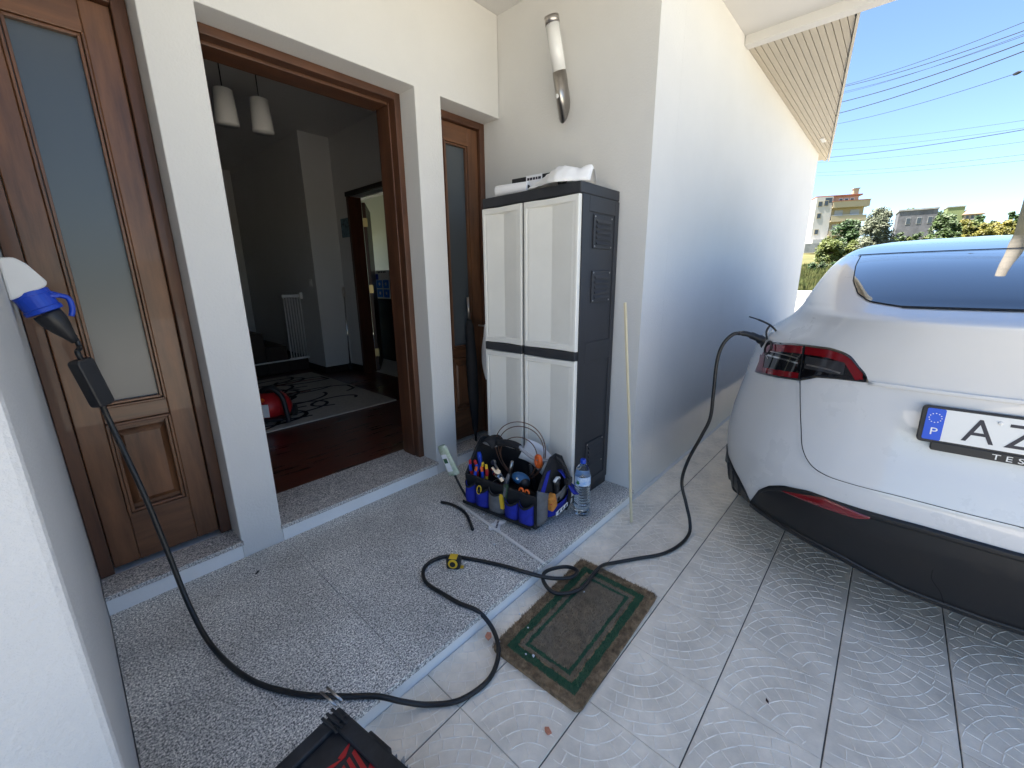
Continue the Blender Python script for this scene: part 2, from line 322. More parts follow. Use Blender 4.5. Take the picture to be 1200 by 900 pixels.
# interior hall
hp('interior_ceiling', INWALL, (-.8, 6.8, 2.451, 9.15, 3.03, 3.075))
hp('hall_wall', INWALL, (-.85, -.80, 2.46, 9.15, .1, 3.029)); hp('hall_wall', INWALL, (-.8, 2.65, 8.0, 8.05, .1, 3.029))
hp('hall_wall', INWALL, (2.29, 2.65, 5.385, 8.0, .1, 3.029)); 
hp('hall_wall', INWALL, (2.65, 2.77, 5.05, 8.0, .1, 3.029)); hp('hall_wall', INWALL, (2.65, 2.77, 4.18, 5.05, 2.32, 3.029)); hp('hall_wall', INWALL, (2.65, 2.77, 2.461, 4.18, .1, 3.029))
KIT = M('kitchen_wall_paint', (.52, .55, .47), .8)
hp('kitchen_wall', KIT, (5.0, 5.05, 2.46, 9.199, .1, 3.029)); hp('kitchen_wall', KIT, (2.771, 2.80, 5.10, 9.199, .1, 3.029))
SK = M('dark_skirting', (.02, .012, .01), .5)
for d in ((2.275, 2.2895, 5.37, 7.99, .165, .25), (2.2895, 2.6495, 5.37, 5.3845, .165, .25), (2.635, 2.6495, 5.05, 5.369, .165, .25), (2.635, 2.6495, 2.47, 4.16, .165, .25)): hp('skirting', SK, d)
tag(box('hall_floor', INFLOOR, (-.8, 2.77, 2.4525, 7.99, .10, .1645)), kind='structure')
tag(box('kitchen_floor', CEIL, (2.7705, 4.99, 2.4525, 9.19, .10, .1645)), kind='structure')
# interior doorway frame
hp('doorway_frame', W_Y, (2.625, 2.79, 5.0, 5.049, .165, 2.32)); hp('doorway_frame', W_Y, (2.625, 2.79, 4.181, 4.23, .165, 2.32)); hp('doorway_frame', SK, (2.62, 2.795, 4.17, 5.06, 2.3205, 2.37))

# ------------------------------------------------------------------ entrance frame
ef = thing('entrance_frame', 'dark brown wooden frame of the open entrance doorway', 'door frame', (1.06, 2.235, .167))
def ep(name, mat, d, bevel=.003): 
    x0,x1,y0,y1,z0,z1 = d; return box(name, mat, (x0-1.06, x1-1.06, y0-2.235, y1-2.235, z0-.167, z1-.167), ef, bevel)
ep('jamb', W_F, (.574, .612, 2.235, 2.43, .168, 2.36)); ep('jamb', W_F, (1.506, 1.544, 2.235, 2.43, .168, 2.36)); ep('head', W_FH, (.612, 1.506, 2.235, 2.43, 2.322, 2.36))
ep('stop_moulding', W_F, (.612, .626, 2.29, 2.43, .168, 2.322)); ep('stop_moulding', W_F, (1.498, 1.506, 2.29, 2.41, .168, 2.322)); ep('stop_moulding', W_FH, (.626, 1.492, 2.29, 2.43, 2.306, 2.322))
# open door leaf folded back against the hall side
ep('door_leaf', W_Y, (.575, .615, 2.47, 3.36, .18, 2.30))
# ------------------------------------------------------------------ sidelights
def sidelight(x0, x1, label, lit):
    t = thing('sidelight', label, 'sidelight', ((x0+x1)/2, 2.237, .167)); cx = (x0+x1)/2; hw = (x1-x0)/2
    def p(n, m, a, b, y0, y1, z0, z1, bv=.003, par=None): return box(n, m, (a, b, y0-2.237, y1-2.237, z0-.167, z1-.167), par or t, bv)
    f = .045; s = .13
    p('jamb', W_F, -hw+.001, -hw+f, 2.237, 2.33, .1675, 2.36); p('jamb', W_F, hw-f, hw-.001, 2.237, 2.33, .1675, 2.36); p('head', W_FH, -hw+f+.0005, hw-f-.0005, 2.237, 2.33, 2.318, 2.36)
    g = .103
    for a, b in ((-hw+f+.002, -g), (g, hw-f-.002)): p('stile', W_V, a, b, 2.262, 2.305, .18, 2.314, .004)
    p('rail', W_H, -g+.0005, g-.0005, 2.2625, 2.3045, 2.21, 2.314); p('rail', W_H, -g+.0005, g-.0005, 2.2625, 2.3045, .80, .865); p('rail', W_H, -g+.0005, g-.0005, 2.2625, 2.3045, .18, .39)
    gl = p('glass', GLASS_D, -g, g, 2.282, 2.288, .866, 2.209, 0)
    # glazing bead and panel mouldings, mitred rings with a stepped section
    def ring(z0, z1, w0, par):
        a0, a1 = -g, g
        for k, (ins, dep) in enumerate(((0, -.009), (.011, -.003))):
            o = [(a0+ins, z0+ins), (a1-ins, z0+ins), (a1-ins, z1-ins), (a0+ins, z1-ins)]; wd = w0*(.6 if k == 0 else .7); i = [(a0+ins+wd, z0+ins+wd), (a1-ins-wd, z0+ins+wd), (a1-ins-wd, z1-ins-wd), (a0+ins+wd, z1-ins-wd)]
            for q in range(4):
                r = (q+1) % 4; mb = MB(); yf = 2.2622+dep; yb = 2.281
                P4 = [o[q], o[r], i[r], i[q]]
                mb.prism(P4, yf-2.237, yb-2.237, lambda a, b, d: (a, d, b-.167)); mb.build('moulding', W_H if q % 2 == 0 else W_V, t, bevel=.002)
    ring(.866, 2.209, .014, t); ring(.391, .799, .016, t)
    p('panel', W_V, -g+.004, g-.004, 2.283, 2.30, .395, .795, 0)
    pz0, pz1, pw = .45, .74, .058
    mb = MB(); mb.add([(-pw-.022, .045, pz0-.022-.167), (pw+.022, .045, pz0-.022-.167), (pw+.022, .045, pz1+.022-.167), (-pw-.022, .045, pz1+.022-.167), (-pw, .026, pz0-.167), (pw, .026, pz0-.167), (pw, .026, pz1-.167), (-pw, .026, pz1-.167)],
                      [(0,1,5,4),(1,2,6,5),(2,3,7,6),(3,0,4,7),(4,5,6,7)]); mb.build('raised_field', W_V, t)
    return t
sidelight(-.0735, .395, 'brown wooden sidelight with frosted pane above a raised panel, beside the blue socket', 0)
sidelight(1.7235, 2.2035, 'brown wooden sidelight half hidden behind the tall storage cabinet', 1)
# ================================================================== PORCH THINGS
# ------------------------------------------------------------------ storage cabinet (local x to the right, y away, z up)
cab = thing('storage_cabinet', 'tall plastic cabinet with cream doors and anthracite sides, in the porch corner', 'cabinet', (1.815, 1.87, .0785), R_(-90))
def cp(n, m, d, bv=.003, par=None): return box(n, m, d, par or cab, bv)
CW, CDp, CH = .68, .375, 1.722
cp('carcass', DKGREY, (.022, CW-.008, .03, CDp-.002, .02, CH-.03), 0)
cp('plinth', BLACKP, (.005, CW-.005, .015, CDp, 0, .045)); cp('top_panel', DKGREY, (0, CW, -.004, CDp+.001, CH-.052, CH), .005)
cp('corner_post', DKGREY, (.0, .024, .002, .04, .046, CH-.053)); 
rs = cp('side_panel', DKGREY, (CW-.0075, CW-.0025, .012, CDp-.004, .046, CH-.053), 0)
for d in ((CW-.002, CW+.0035, .012, .072, .05, CH-.056), (CW-.002, CW+.0035, CDp-.045, CDp-.004, .05, CH-.056), (CW-.002, CW+.0035, .0725, CDp-.0455, CH-.13, CH-.056), (CW-.002, CW+.0035, .0725, CDp-.0455, .82, .93), (CW-.002, CW+.0035, .0725, CDp-.0455, .05, .10)): cp('side_rib', DKGREY, d, .002)
cp('side_panel', DKGREY, (.0, .006, .041, CDp-.004, .046, CH-.053), 0)
for zc in (1.50, 1.225, .26):
    vt = cp('vent', DKGREY, (CW-.0015, CW+.006, .115, .30, zc-.082, zc+.082), .003)
    for k in range(5):
        z = zc+.052-k*.026; mb = MB(); x = CW+.006
        mb.prism([(x-.001, z+.009), (x+.009, z-.007), (x+.009, z-.010), (x-.001, z-.010)], .135, .28, lambda a, b, d: (a, d, b)); mb.build('louver', DKGREY, vt)
    for yy in (.125, .29):
        for zz in (-.072, .072): MB().lathe([(.0042, 0), (.0042, .002), (.002, .003)], (CW+.006, yy, zc+zz), 8, (1, 0, 0)).build('screw', STEEL, vt)
def door_panel(x0, x1, z0, z1, parent):
    """moulded door skin: flat border, step, and two facets folding in to a central crease"""
    mb = MB(); bd = .018; xm = (x0+x1)/2; t = -.012
    prof = [(x0, 0.022), (x0, -.010), (x0+.003, -.014), (x0+bd, -.014), (x0+bd+.004, -.0105), (x0+bd+.02, -.0105), (x0+bd+.0205, -.0095), (xm-.0005, .010), (xm+.0005, .010), (x1-bd-.0205, -.0095), (x1-bd-.02, -.0105), (x1-bd-.004, -.0105), (x1-bd, -.014), (x1-.003, -.014), (x1, -.010), (x1, .022)]
    # facets: left half nearly flat, right half sloping back from a sharp edge
    n = len(prof); zs = [z0, z0+.004, z0+.03, z0+.036, z1-.036, z1-.03, z1-.004, z1]; vs = []
    for j, z in enumerate(zs):
        for x, y in prof:
            if j in (0, 7): y = max(y, -.010)
            if j in (1, 2, 5, 6) and x0+bd < x < x1-bd: y = -.0142
            vs.append((x, y, z))
    fs = [(j*n+i, j*n+i+1, (j+1)*n+i+1, (j+1)*n+i) for j in range(7) for i in range(n-1)]
    fs += [tuple(range(n)), tuple(7*n+i for i in range(n))]
    return mb.add(vs, fs).build('panel', CREAM, parent)
for x0, x1 in ((.006, .308), (.326, .676)):
    d = cp('door', BLACKP, (x0+.004, x1-.004, .0125, .029, .05, CH-.056), 0)
    door_panel(x0, x1, .052, .842, d); door_panel(x0, x1, .893, CH-.058, d)
    mb = MB(); mb.box(x0+.001, x1-.001, -.016, .02, .8435, .8915); mb.build('handle_band', DKGREY, d, bevel=.004)
cp('latch', BLACKP, (.3135, .3205, -.002, .026, .05, CH-.056), 0)  # black strip standing in for the dark gap between the doors
# things on the cabinet
zt = 1.8015
t = thing('paper_roll', 'white rolled paper lying along the front edge of the cabinet top', 'paper roll', (1.86, 1.66, zt), R_(-79))
MB().lathe([(.011, 0), (.029, .0), (.030, .003), (.030, .202), (.029, .205), (.012, .205), (.012, .1)], (-.115, 0, .030), 20, (1, 0, .0)).build('roll', PAPER, t, True); MB().lathe([(.012, 0), (.012, .002)], (.0895, 0, .030), 14, (1,0,0)).build('core', BLACKP, t)
t = thing('printed_box', 'slim black and white box behind the paper roll on the cabinet', 'box', (1.955, 1.60, zt), R_(-84))
box('carton', BLACKP, (-.13, .15, -.03, .03, 0, .098), t, .002); box('printed_band', PAPER, (-.03, .075, -.0325, .0325, -.0, .1005), t, .001)
# dark lettering blocks on the band (unreadable small print)
for k, (a, b, z) in enumerate(((-.022,-.008,.045), (-.005,.012,.045), (.016,.03,.045), (.034,.046,.045), (.05,.068,.045))): box('print_mark', PLATEI, (a, b, -.0332, -.0326, z+.03, z+.043), t)
t = thing('plastic_bag', 'crumpled thin white plastic bag draped over the cabinet front edge', 'bag', (1.895, 1.355, zt), R_(-90))
def bagfn(u, v):
    x = -.20+.37*u; e = math.sin(math.pi*u)**.55; y = -.11+.17*v
    z = .098*e*math.sin(math.pi*min(1, v*1.05))**.6*(.35+.75*u) + .012*noise.noise(Vector((x*16, y*16, 3)))+.012*noise.noise(Vector((x*40, y*30, 8)))*e+.006
    y += .025*math.sin(7*u)-.03*(1-u); y = y*(.35+.65*e)+(.02*u)
    if u > .86: z += (u-.86)*.42*math.sin(math.pi*v)
    if y < -.082: z -= min(.012, (-.082-y)*.5)
    return (x, y, max(z, .003))
MB().grid(bagfn, 44, 22).build('sheet', BAGWHITE, t, True, solid=.0012)
t = thing('crumpled_wrapper', 'small black crumpled wrapper resting against the white bag on the cabinet', 'wrapper', (1.862, 1.34, zt))
mb = MB(); bm = bmesh.new(); bmesh.ops.create_icosphere(bm, subdivisions=2, radius=.024)
for v in bm.verts: v.co *= 1+.35*noise.noise(v.co*70); v.co.z = max(v.co.z, -.02)
me = bpy.data.meshes.new('lump'); bm.to_mesh(me); bm.free(); me.materials.append(BLACKP); o = link('lump', me, t); o.location = (0, 0, .022)

# ------------------------------------------------------------------ wall lamp
t = thing('wall_lamp', 'brushed steel wall lamp with frosted white upper tube, on the porch wall', 'lamp', (2.204, 1.535, 2.20))
ax = Vector((-.25, .045, .96)).normalized(); r = .038; L0, L1 = .0, .49; base = Vector((-.038, -.002, .0))
def lamp_tube(h0, h1, rr, name, mat, cut=False, nn=28):
    a = ax.orthogonal().normalized(); a = (Vector((-1,0,0))-ax*Vector((-1,0,0)).dot(ax)).normalized(); b = ax.cross(a); vs = []
    for i, h in enumerate((h0, h1)):
        for k in range(nn):
            th = 2*math.pi*k/nn; hh = h
            if cut and i == 0: hh = h+(.15*(1-math.cos(th))*.5 if True else 0)     # back side cut away against the wall
            vs.append(base+ax*hh+(a*math.cos(th)+b*math.sin(th))*rr)
    fs = [(k, (k+1)%nn, nn+(k+1)%nn, nn+k) for k in range(nn)]+[tuple(range(nn))[::-1], tuple(nn+k for k in range(nn))]
    return MB().add(vs, fs).build(name, mat, t, False)
o = lamp_tube(0, .245, r, 'steel_sleeve', STEEL, True); o2 = lamp_tube(.2455, .455, r*.96, 'frosted_diffuser', FROST); o3 = lamp_tube(.4555, .488, r*1.02, 'end_cap', STEEL)
for q in (o, o2, o3):
    for p in q.data.polygons: p.use_smooth = len(p.vertices) == 4
MB().lathe([(.012, 0), (.012, .004), (.007, .007)], base+ax*.135+Vector((-.034,.012,-.01)), 14, (-1, .25, -.2)).build('motion_sensor', FROST, t, True)

# ------------------------------------------------------------------ leaning things
t = thing('wooden_stick', 'thin pale wooden batten leaning on the wall corner beside the cabinet', 'batten', (1.985, .905, 0))
MB().tube([(0, 0, .004), (.006, .030, .30), (.007, .055, .6), (.0, .082, .9), (-.012, .108, 1.225)], .0085, 6).build('batten', STICKW, t)
t = thing('folded_umbrella', 'black folded umbrella with grey handle standing in front of the sidelight', 'umbrella', (1.965, 2.165, .168))
MB().lathe([(.006, 0), (.008, .04), (.02, .1), (.038, .35), (.040, .6), (.03, .85), (.016, .905)], (0,0,0), 12, (.0,.03,1)).build('canopy', BLACKCLOTH, t, True); MB().tube([(0,.027,.90), (-.004,.031,1.06)], .009, 10).build('handle', STEEL, t, True); MB().tube([(0,.02,.86), (0,.027,.905)], .014, 10).build('collar', BLACKP, t, True)
t = thing('hanging_cloth', 'white and pink cloth bundle hanging in the gap behind the cabinet', 'cloth', (2.06, 2.10, .62))
def clf(u, v): a = 2*math.pi*u; rr = .03+.035*math.sin(math.pi*v)+.008*math.sin(3*a+5*v); return (rr*math.cos(a)*.8, rr*math.sin(a)*.8, .02+.40*v)
MB().grid(clf, 16, 14).build('cloth', PAPER, t, True); box('hook', STEEL, (-.004, .004, -.004, .1, .40, .41), t)
box('pink_hem', M('pink_cloth', (.55,.05,.12), .8), (-.02, .035, -.052, -.044, .02, .11), t)

# ------------------------------------------------------------------ bottle
t = thing('water_bottle', 'clear plastic water bottle with blue cap standing by the cabinet corner', 'bottle', (1.775, 1.105, .0785))
prof = [(.030, 0), (.040, .006), (.0435, .02)]
for k in range(9): z = .03+k*.0165; prof += [(.0435, z), (.0435, z+.007), (.0405, z+.0105), (.0405, z+.013)]
prof += [(.0435, .182), (.0435, .236), (.042, .245), (.035, .268), (.022, .292), (.014, .303), (.014, .318)]
MB().lathe(prof, (0,0,0), 28).build('shell', CLEAR, t, True)
wp = [(max(.002, r-.0012), z+.0012) for r, z in prof if z < .236]; wp += [(.0, .2372)]
MB().lathe(wp, (0,0,0), 28).build('water', WATER, t, True)
MB().lathe([(.0155, .302), (.0158, .304), (.0158, .322), (.0145, .325)], (0,0,0), 20).build('cap', BLUEP, t, True)
lab = M('bottle_label', (.16, .36, .68), .4, var=.5, vs=30, col2=(.75, .82, .9))
MB().add([((.0442)*math.cos(a), .0442*math.sin(a), z) for z in (.184, .234) for a in [2*math.pi*k/28 for k in range(28)]], [(k, (k+1)%28, 28+(k+1)%28, 28+k) for k in range(28)]).build('label', lab, t, True)
MB().prism([(-.012,.198),(-.004,.192),(.006,.193),(.012,.203),(.005,.206),(.008,.216),(0,.209),(-.006,.217),(-.006,.206)], -.0455, -.0447, lambda a, b, d: (d, -a, b)).build('emblem', M('label_green', (.05,.20,.06), .5), t)

# ------------------------------------------------------------------ door mat
MATM = bpy.data.materials.new('coir_mat'); MATM.use_nodes = True
def mat_shader():
    n = MATM.node_tree.nodes; l = MATM.node_tree.links; b = n['Principled BSDF']; b.inputs['Roughness'].default_value = .95
    tc = n.new('ShaderNodeTexCoord'); sp = n.new('ShaderNodeSeparateXYZ'); l.new(tc.outputs['Object'], sp.inputs[0])
    def mth(op, a, c=None):
        q = n.new('ShaderNodeMath'); q.operation = op
        for i, x in enumerate((a, c)):
            if x is None: continue
            if isinstance(x, (int, float)): q.inputs[i].default_value = x
            else: l.new(x, q.inputs[i])
        return q.outputs[0]
    ex = mth('SUBTRACT', .325, mth('ABSOLUTE', sp.outputs['X'])); ey = mth('SUBTRACT', .19, mth('ABSOLUTE', sp.outputs['Y'])); d = mth('MINIMUM', ex, ey)
    nz = n.new('ShaderNodeTexNoise'); nz.inputs['Scale'].default_value = 45; nz.inputs['Detail'].default_value = 4; l.new(tc.outputs['Object'], nz.inputs['Vector'])
    d = mth('ADD', d, mth('MULTIPLY', mth('SUBTRACT', nz.outputs['Fac'], .5), .016))
    def band(a, c): return mth('MULTIPLY', mth('GREATER_THAN', d, a), mth('LESS_THAN', d, c))
    g = mth('ADD', band(.040, .070), band(.090, .104))
    big = n.new('ShaderNodeTexNoise'); big.inputs['Scale'].default_value = 6; big.inputs['Detail'].default_value = 7; l.new(tc.outputs['Object'], big.inputs['Vector'])
    rp = n.new('ShaderNodeValToRGB'); rp.color_ramp.elements[0].position = .3; rp.color_ramp.elements[1].position = .7
    rp.color_ramp.elements[0].color = (.15, .10, .055, 1); rp.color_ramp.elements[1].color = (.42, .295, .175, 1); l.new(nz.outputs['Fac'], rp.inputs[0])
    wear = n.new('ShaderNodeMix'); wear.data_type = 'RGBA'; wear.inputs[7].default_value = (.27, .23, .17, 1); l.new(rp.outputs[0], wear.inputs[6])
    l.new(mth('MULTIPLY', mth('GREATER_THAN', d, .075), mth('MULTIPLY', big.outputs['Fac'], 1.2)), wear.inputs[0])
    gm = n.new('ShaderNodeMix'); gm.data_type = 'RGBA'; gm.inputs[7].default_value = (.02, .12, .06, 1); l.new(wear.outputs[2], gm.inputs[6]); l.new(mth('MULTIPLY', g, .88), gm.inputs[0])
    l.new(gm.outputs[2], b.inputs['Base Color'])
mat_shader()
t = thing('door_mat', 'brown coir door mat with two green border lines below the step', 'door mat', (1.199, .734, .0015), R_(2.0))
def rrect(hx, hy, r, n=6):
    out = []
    for cx, cy, a in ((hx-r, hy-r, 0), (-hx+r, hy-r, 90), (-hx+r, -hy+r, 180), (hx-r, -hy+r, 270)):
        out += [(cx+r*math.cos(R_(a+90*k/n)), cy+r*math.sin(R_(a+90*k/n))) for k in range(n+1)]
    return out
MB().prism(rrect(.325, .19, .025), .0, .012, lambda a, b, d: (a, b, d)).build('backing', MATM, t)
rnd = random.Random(3); mb = MB()
for k in range(30000):
    x = rnd.uniform(-.328, .328); y = rnd.uniform(-.193, .193)
    cx = max(abs(x)-.303, 0); cy = max(abs(y)-.168, 0)
    if math.hypot(cx, cy) > .027: continue
    a = rnd.uniform(0, 6.28); h = .006+.008*rnd.random(); le = rnd.uniform(-.008, .008); le2 = rnd.uniform(-.008, .008); q = .0013
    z0 = .008; mb.add([(x+q*math.cos(a), y+q*math.sin(a), z0), (x-q*math.cos(a), y-q*math.sin(a), z0), (x+le, y+le2, .012+h*.8)], [(0,1,2)])
me = bpy.data.meshes.new('pile'); me.from_pydata(mb.v, [], mb.f); me.materials.append(MATM); tag(link('pile', me, t), kind='stuff')

# ------------------------------------------------------------------ scraps
def chip(name, label, loc, rz, poly, th, mat, cat='scrap'):
    o = MB().prism(poly, 0, th, lambda a, b, d: (a, b, d)).build(name, mat, None); o.location = loc; o.rotation_euler = (R_(4), R_(-5), rz); return tag(o, label, cat)
TERRA = M('terracotta_chip', (.55, .22, .13), .85, var=.15, vs=60)
chip('brick_chip', 'orange terracotta chip lying on the green edge of the mat', (.885, .945, .024), .3, [(-.014,-.008),(.004,-.013),(.017,-.004),(.012,.011),(-.006,.010)], .007, TERRA)
chip('brick_chip', 'small orange terracotta chip lying on the grey floor tile', (.778, .578, .002), 1.3, [(-.012,-.006),(.006,-.008),(.012,.003),(.002,.008),(-.009,.006)], .007, TERRA)
for k, (x, y, s) in enumerate(((.937, .765, .0045), (.925, .79, .003), (1.02, .86, .003), (1.05, .93, .0035), (.90, .90, .003), (1.33, .80, .003))):
    chip('plaster_crumb', 'tiny white plaster crumb lying on the door mat', (x, y, .021), k, [(-s,-s),(s,-s*.7),(s*.8,s),(-s*.6,s*.8)], s, PAPER, 'crumb')['group'] = 'crumbs on the mat'
chip('dry_leaf', 'tiny dark dry leaf on the tiles by the car', (1.33, .10, .002), .5, [(-.009,-.002),(0,-.005),(.01,0),(0,.004)], .0015, M('dry_leaf_brown', (.05,.02,.015), .8), 'leaf')
# tape measure
t = thing('tape_measure', 'yellow and black tape measure lying on the granite porch', 'tape measure', (1.012, 1.293, .0782), R_(-55))
mb = MB(); mb.prism(rrect(.032, .028, .012, 5), 0, .034, lambda a, b, d: (a, d-.017, b+.028)); mb.build('case', BLACKP, t, bevel=.004)
MB().lathe([(.022, 0), (.022, .003), (.019, .004)], (0, -.017, .03), 20, (0,-1,0)).build('side_disc', YELLOW, t); MB().lathe([(.013, 0), (.013, .002)], (0, -.0212, .03), 16, (0,-1,0)).build('side_label', BLACKP, t)
box('top_band', YELLOW, (-.018, .018, -.0175, .0175, .054, .0575), t, .001); box('tape_tongue', YELLOW, (.03, .046, -.010, .010, .004, .0055), t); box('hook', STEEL, (.046, .0475, -.011, .011, -.0, .008), t)
# hose offcut, stick and torn packaging
t = thing('hose_offcut', 'short curved black hose offcut on the granite by the tool bag', 'hose'); t.location = (1.33, 1.65, .0785)
MB().tube([Vector(p)-Vector((1.33,1.65,0)) for p in spline([(1.32,1.775,.009),(1.345,1.70,.009),(1.335,1.58,.009),(1.258,1.435,.009)])], .0085, 12).build('hose', CABLE, t, True)
t = thing('trunking_strip', 'narrow white plastic trunking strip lying across the granite to the step edge', 'strip', (1.34, 1.345, .0785))
a = Vector((1.385, 1.70, 0)); b = Vector((1.298, .998, 0)); u = (b-a).normalized(); n = Vector((-u.y, u.x, 0)); c0 = Vector((1.34, 1.345, 0))
mb = MB(); P = [a+n*.007-c0, b+n*.007-c0, b-n*.007-c0, a-n*.007-c0]; mb.add([p+Vector((0,0,.0005)) for p in P]+[p+Vector((0,0,.009)) for p in P], [(3,2,1,0),(4,5,6,7),(0,1,5,4),(1,2,6,5),(2,3,7,6),(3,0,4,7)]); mb.build('strip', M('offwhite_pvc', (.80,.77,.72), .5), t, bevel=.001)
t = thing('packaging_scrap', 'torn printed white packaging scrap beneath the trunking strip', 'packaging', (1.375, 1.372, .0787), .6)
mb = MB(); mb.grid(lambda u, v: (-.05+.1*u, -.03+.06*v+.012*math.sin(5*u), .001+.006*abs(math.sin(4*u+3*v))), 10, 6); mb.build('wrapper', BAGWHITE, t, True)
for k in range(5): box('print_mark', PLATEI, (-.03+k*.014, -.022+k*.014, -.006, .004, .0075, .0085), t)
for k, (x, y) in enumerate(((1.36, 1.60), (1.40, 1.50), (1.06, 1.62), (1.25,1.27))): chip('plaster_crumb', 'tiny white plaster crumb scattered on the granite porch', (x, y, .079), k, [(-.005,-.004),(.005,-.003),(.004,.004),(-.003,.005)], .004, PAPER, 'crumb')['group'] = 'crumbs on the granite'
chip('cable_clip', 'small black clip lying on the granite near the threshold', (.40, 1.93, .079), .7, [(-.01,-.003),(.01,-.003),(.01,.003),(-.01,.003)], .004, BLACKP, 'clip')
# ------------------------------------------------------------------ tool bag
BAGO = Vector((1.468, 1.19, .0785)); BAGR = R_(-84.2)
bag = thing('tool_bag', 'open blue, grey and black nylon tool bag full of hand tools', 'tool bag', BAGO, BAGR)
def bl(x, y, z): return Vector((x, y, z))
box('base', BLACKP, (-.475, .006, -.004, .305, .012, .04), bag, .008)
for x in (-.45, -.02):
    for y in (.03, .27): box('foot', BLACKP, (x-.02, x+.02, y-.02, y+.02, 0, .0125), bag, .004)
def wall(x0, x1, y0, y1, z0, z1, n, m): box(n, m, (x0, x1, y0, y1, z0, z1), bag, .004)
wall(-.468, -.002, .0, .012, .0405, .195, 'front_wall', BLACKCLOTH); wall(-.468, -.002, .288, .302, .0405, .27, 'back_wall', BLACKCLOTH)
def pocket(x0, x1, z0, z1, bulge, mat, side=-1, dip=.02):
    """a patch pocket bulging from the front wall, its mouth sagging in the middle"""
    def fn(u, v):
        s = math.sin(math.pi*u)**.5; zt = z1-dip*math.sin(math.pi*u); z = z0+(zt-z0)*v
        return (x0+(x1-x0)*u, -.003-bulge*s*(.55+.45*math.sin(math.pi*min(1, .25+v*.65))), z)
    return MB().grid(fn, 14, 10).build('pocket', mat, bag, True, solid=.003)
for a, b, m, z in ((-.466, -.392, BLUECLOTH, .158), (-.390, -.300, BLUECLOTH, .150), (-.298, -.192, GREYCLOTH, .165), (-.186, -.098, BLUECLOTH, .140), (-.094, -.006, BLUECLOTH, .150)): 
    pocket(a, b, .036, z, .034, m)
    q = MB().grid(lambda u, v: (a+(b-a)*u, -.004-.036*math.sin(math.pi*u)**.5*.92, z-.022*math.sin(math.pi*u)-.004+.012*v), 14, 2).build('binding', BLACKCLOTH, bag, True, solid=.004)
wall(-.47, 0, -.0385, -.0345, .024, .044, 'trim', BLACKCLOTH)
def endpanel(x, th, m, nm): 
    poly = [(0, .04), (.302, .04), (.302, .26), (.26, .33), (.20, .365), (.14, .365), (.085, .31), (.0, .19)]
    return MB().prism(poly, x, x+th, lambda a, b, d: (d, a, b)).build(nm, m, bag, bevel=.006)
endpanel(-.482, .014, BLACKCLOTH, 'end_panel'); endpanel(-.004, .014, BLACKCLOTH, 'end_panel')
# blue lining strip and outer pockets on the right-hand end
MB().prism([(.02, .19), (.095, .30), (.125, .30), (.065, .19), (.05, .10), (.02, .10)], .0105, .017, lambda a, b, d: (d, a, b)).build('end_stripe', BLUECLOTH, bag, bevel=.002)
def epocket(y0, y1, z0, z1, bulge, m, slant):
    def fn(u, v):
        zt = z1+slant*(u-.5); z = z0+(zt-z0)*v; return (.012+bulge*math.sin(math.pi*u)**.5*(.6+.4*v), y0+(y1-y0)*u, z)
    return MB().grid(fn, 12, 8).build('pocket', m, bag, True, solid=.003)
epocket(.0, .095, .036, .21, .028, GREYCLOTH, -.05); epocket(.10, .295, .036, .115, .05, BLUECLOTH, .03); epocket(.13, .295, .10, .19, .045, GREYCLOTH, .09)
MB().prism([(.105, .058), (.28, .062), (.28, .085), (.105, .08)], .0635, .066, lambda a, b, d: (d, a, b)).build('end_label', PAPER, bag)
for k in range(4): MB().prism([(.125+k*.036, .064), (.14+k*.036, .064), (.146+k*.036, .078), (.131+k*.036, .078)], .0662, .0672, lambda a, b, d: (d, a, b)).build('label_mark', PLATEI, bag)
MB().tube(spline([(.012, .18, .35), (.05, .20, .31), (.075, .22, .22), (.07, .235, .10), (.045, .24, .03)], 6), .011, 6).build('strap', BLACKCLOTH, bag, True); box('buckle', BLACKP, (.055, .085, .195, .24, .20, .235), bag, .004)
MB().grid(lambda u, v: (.012+.10*u+.01*math.sin(6*v), .20+.09*v, .27-.10*u-.06*v+.012*math.sin(5*u+4*v)), 8, 8).build('flap', BLUECLOTH, bag, True, solid=.004)
# handle: grey tube bowing over the bag with a black grip
hpth = spline([(-.475, .16, .335), (-.44, .15, .335), (-.375, .15, .335), (-.34, .15, .36), (-.22, .15, .375), (-.17, .15, .35), (-.10, .15, .325), (.0, .16, .335)], 6)
MB().tube(hpth, .0095, 12).build('handle_tube', M('grey_handle_tube', (.30,.30,.32), .45), bag, True); MB().tube(spline([(-.35,.15,.357), (-.30,.15,.371), (-.24,.15,.374), (-.20,.15,.366)], 5), .020, 12).build('grip', BLACKCLOTH, bag, True)
MB().grid(lambda u, v: (-.455+.10*u, .10+.12*v, .335+.03*math.sin(math.pi*u)*1.2+.012*math.sin(math.pi*v)), 8, 6).build('end_flap', BLACKCLOTH, bag, True, solid=.006)
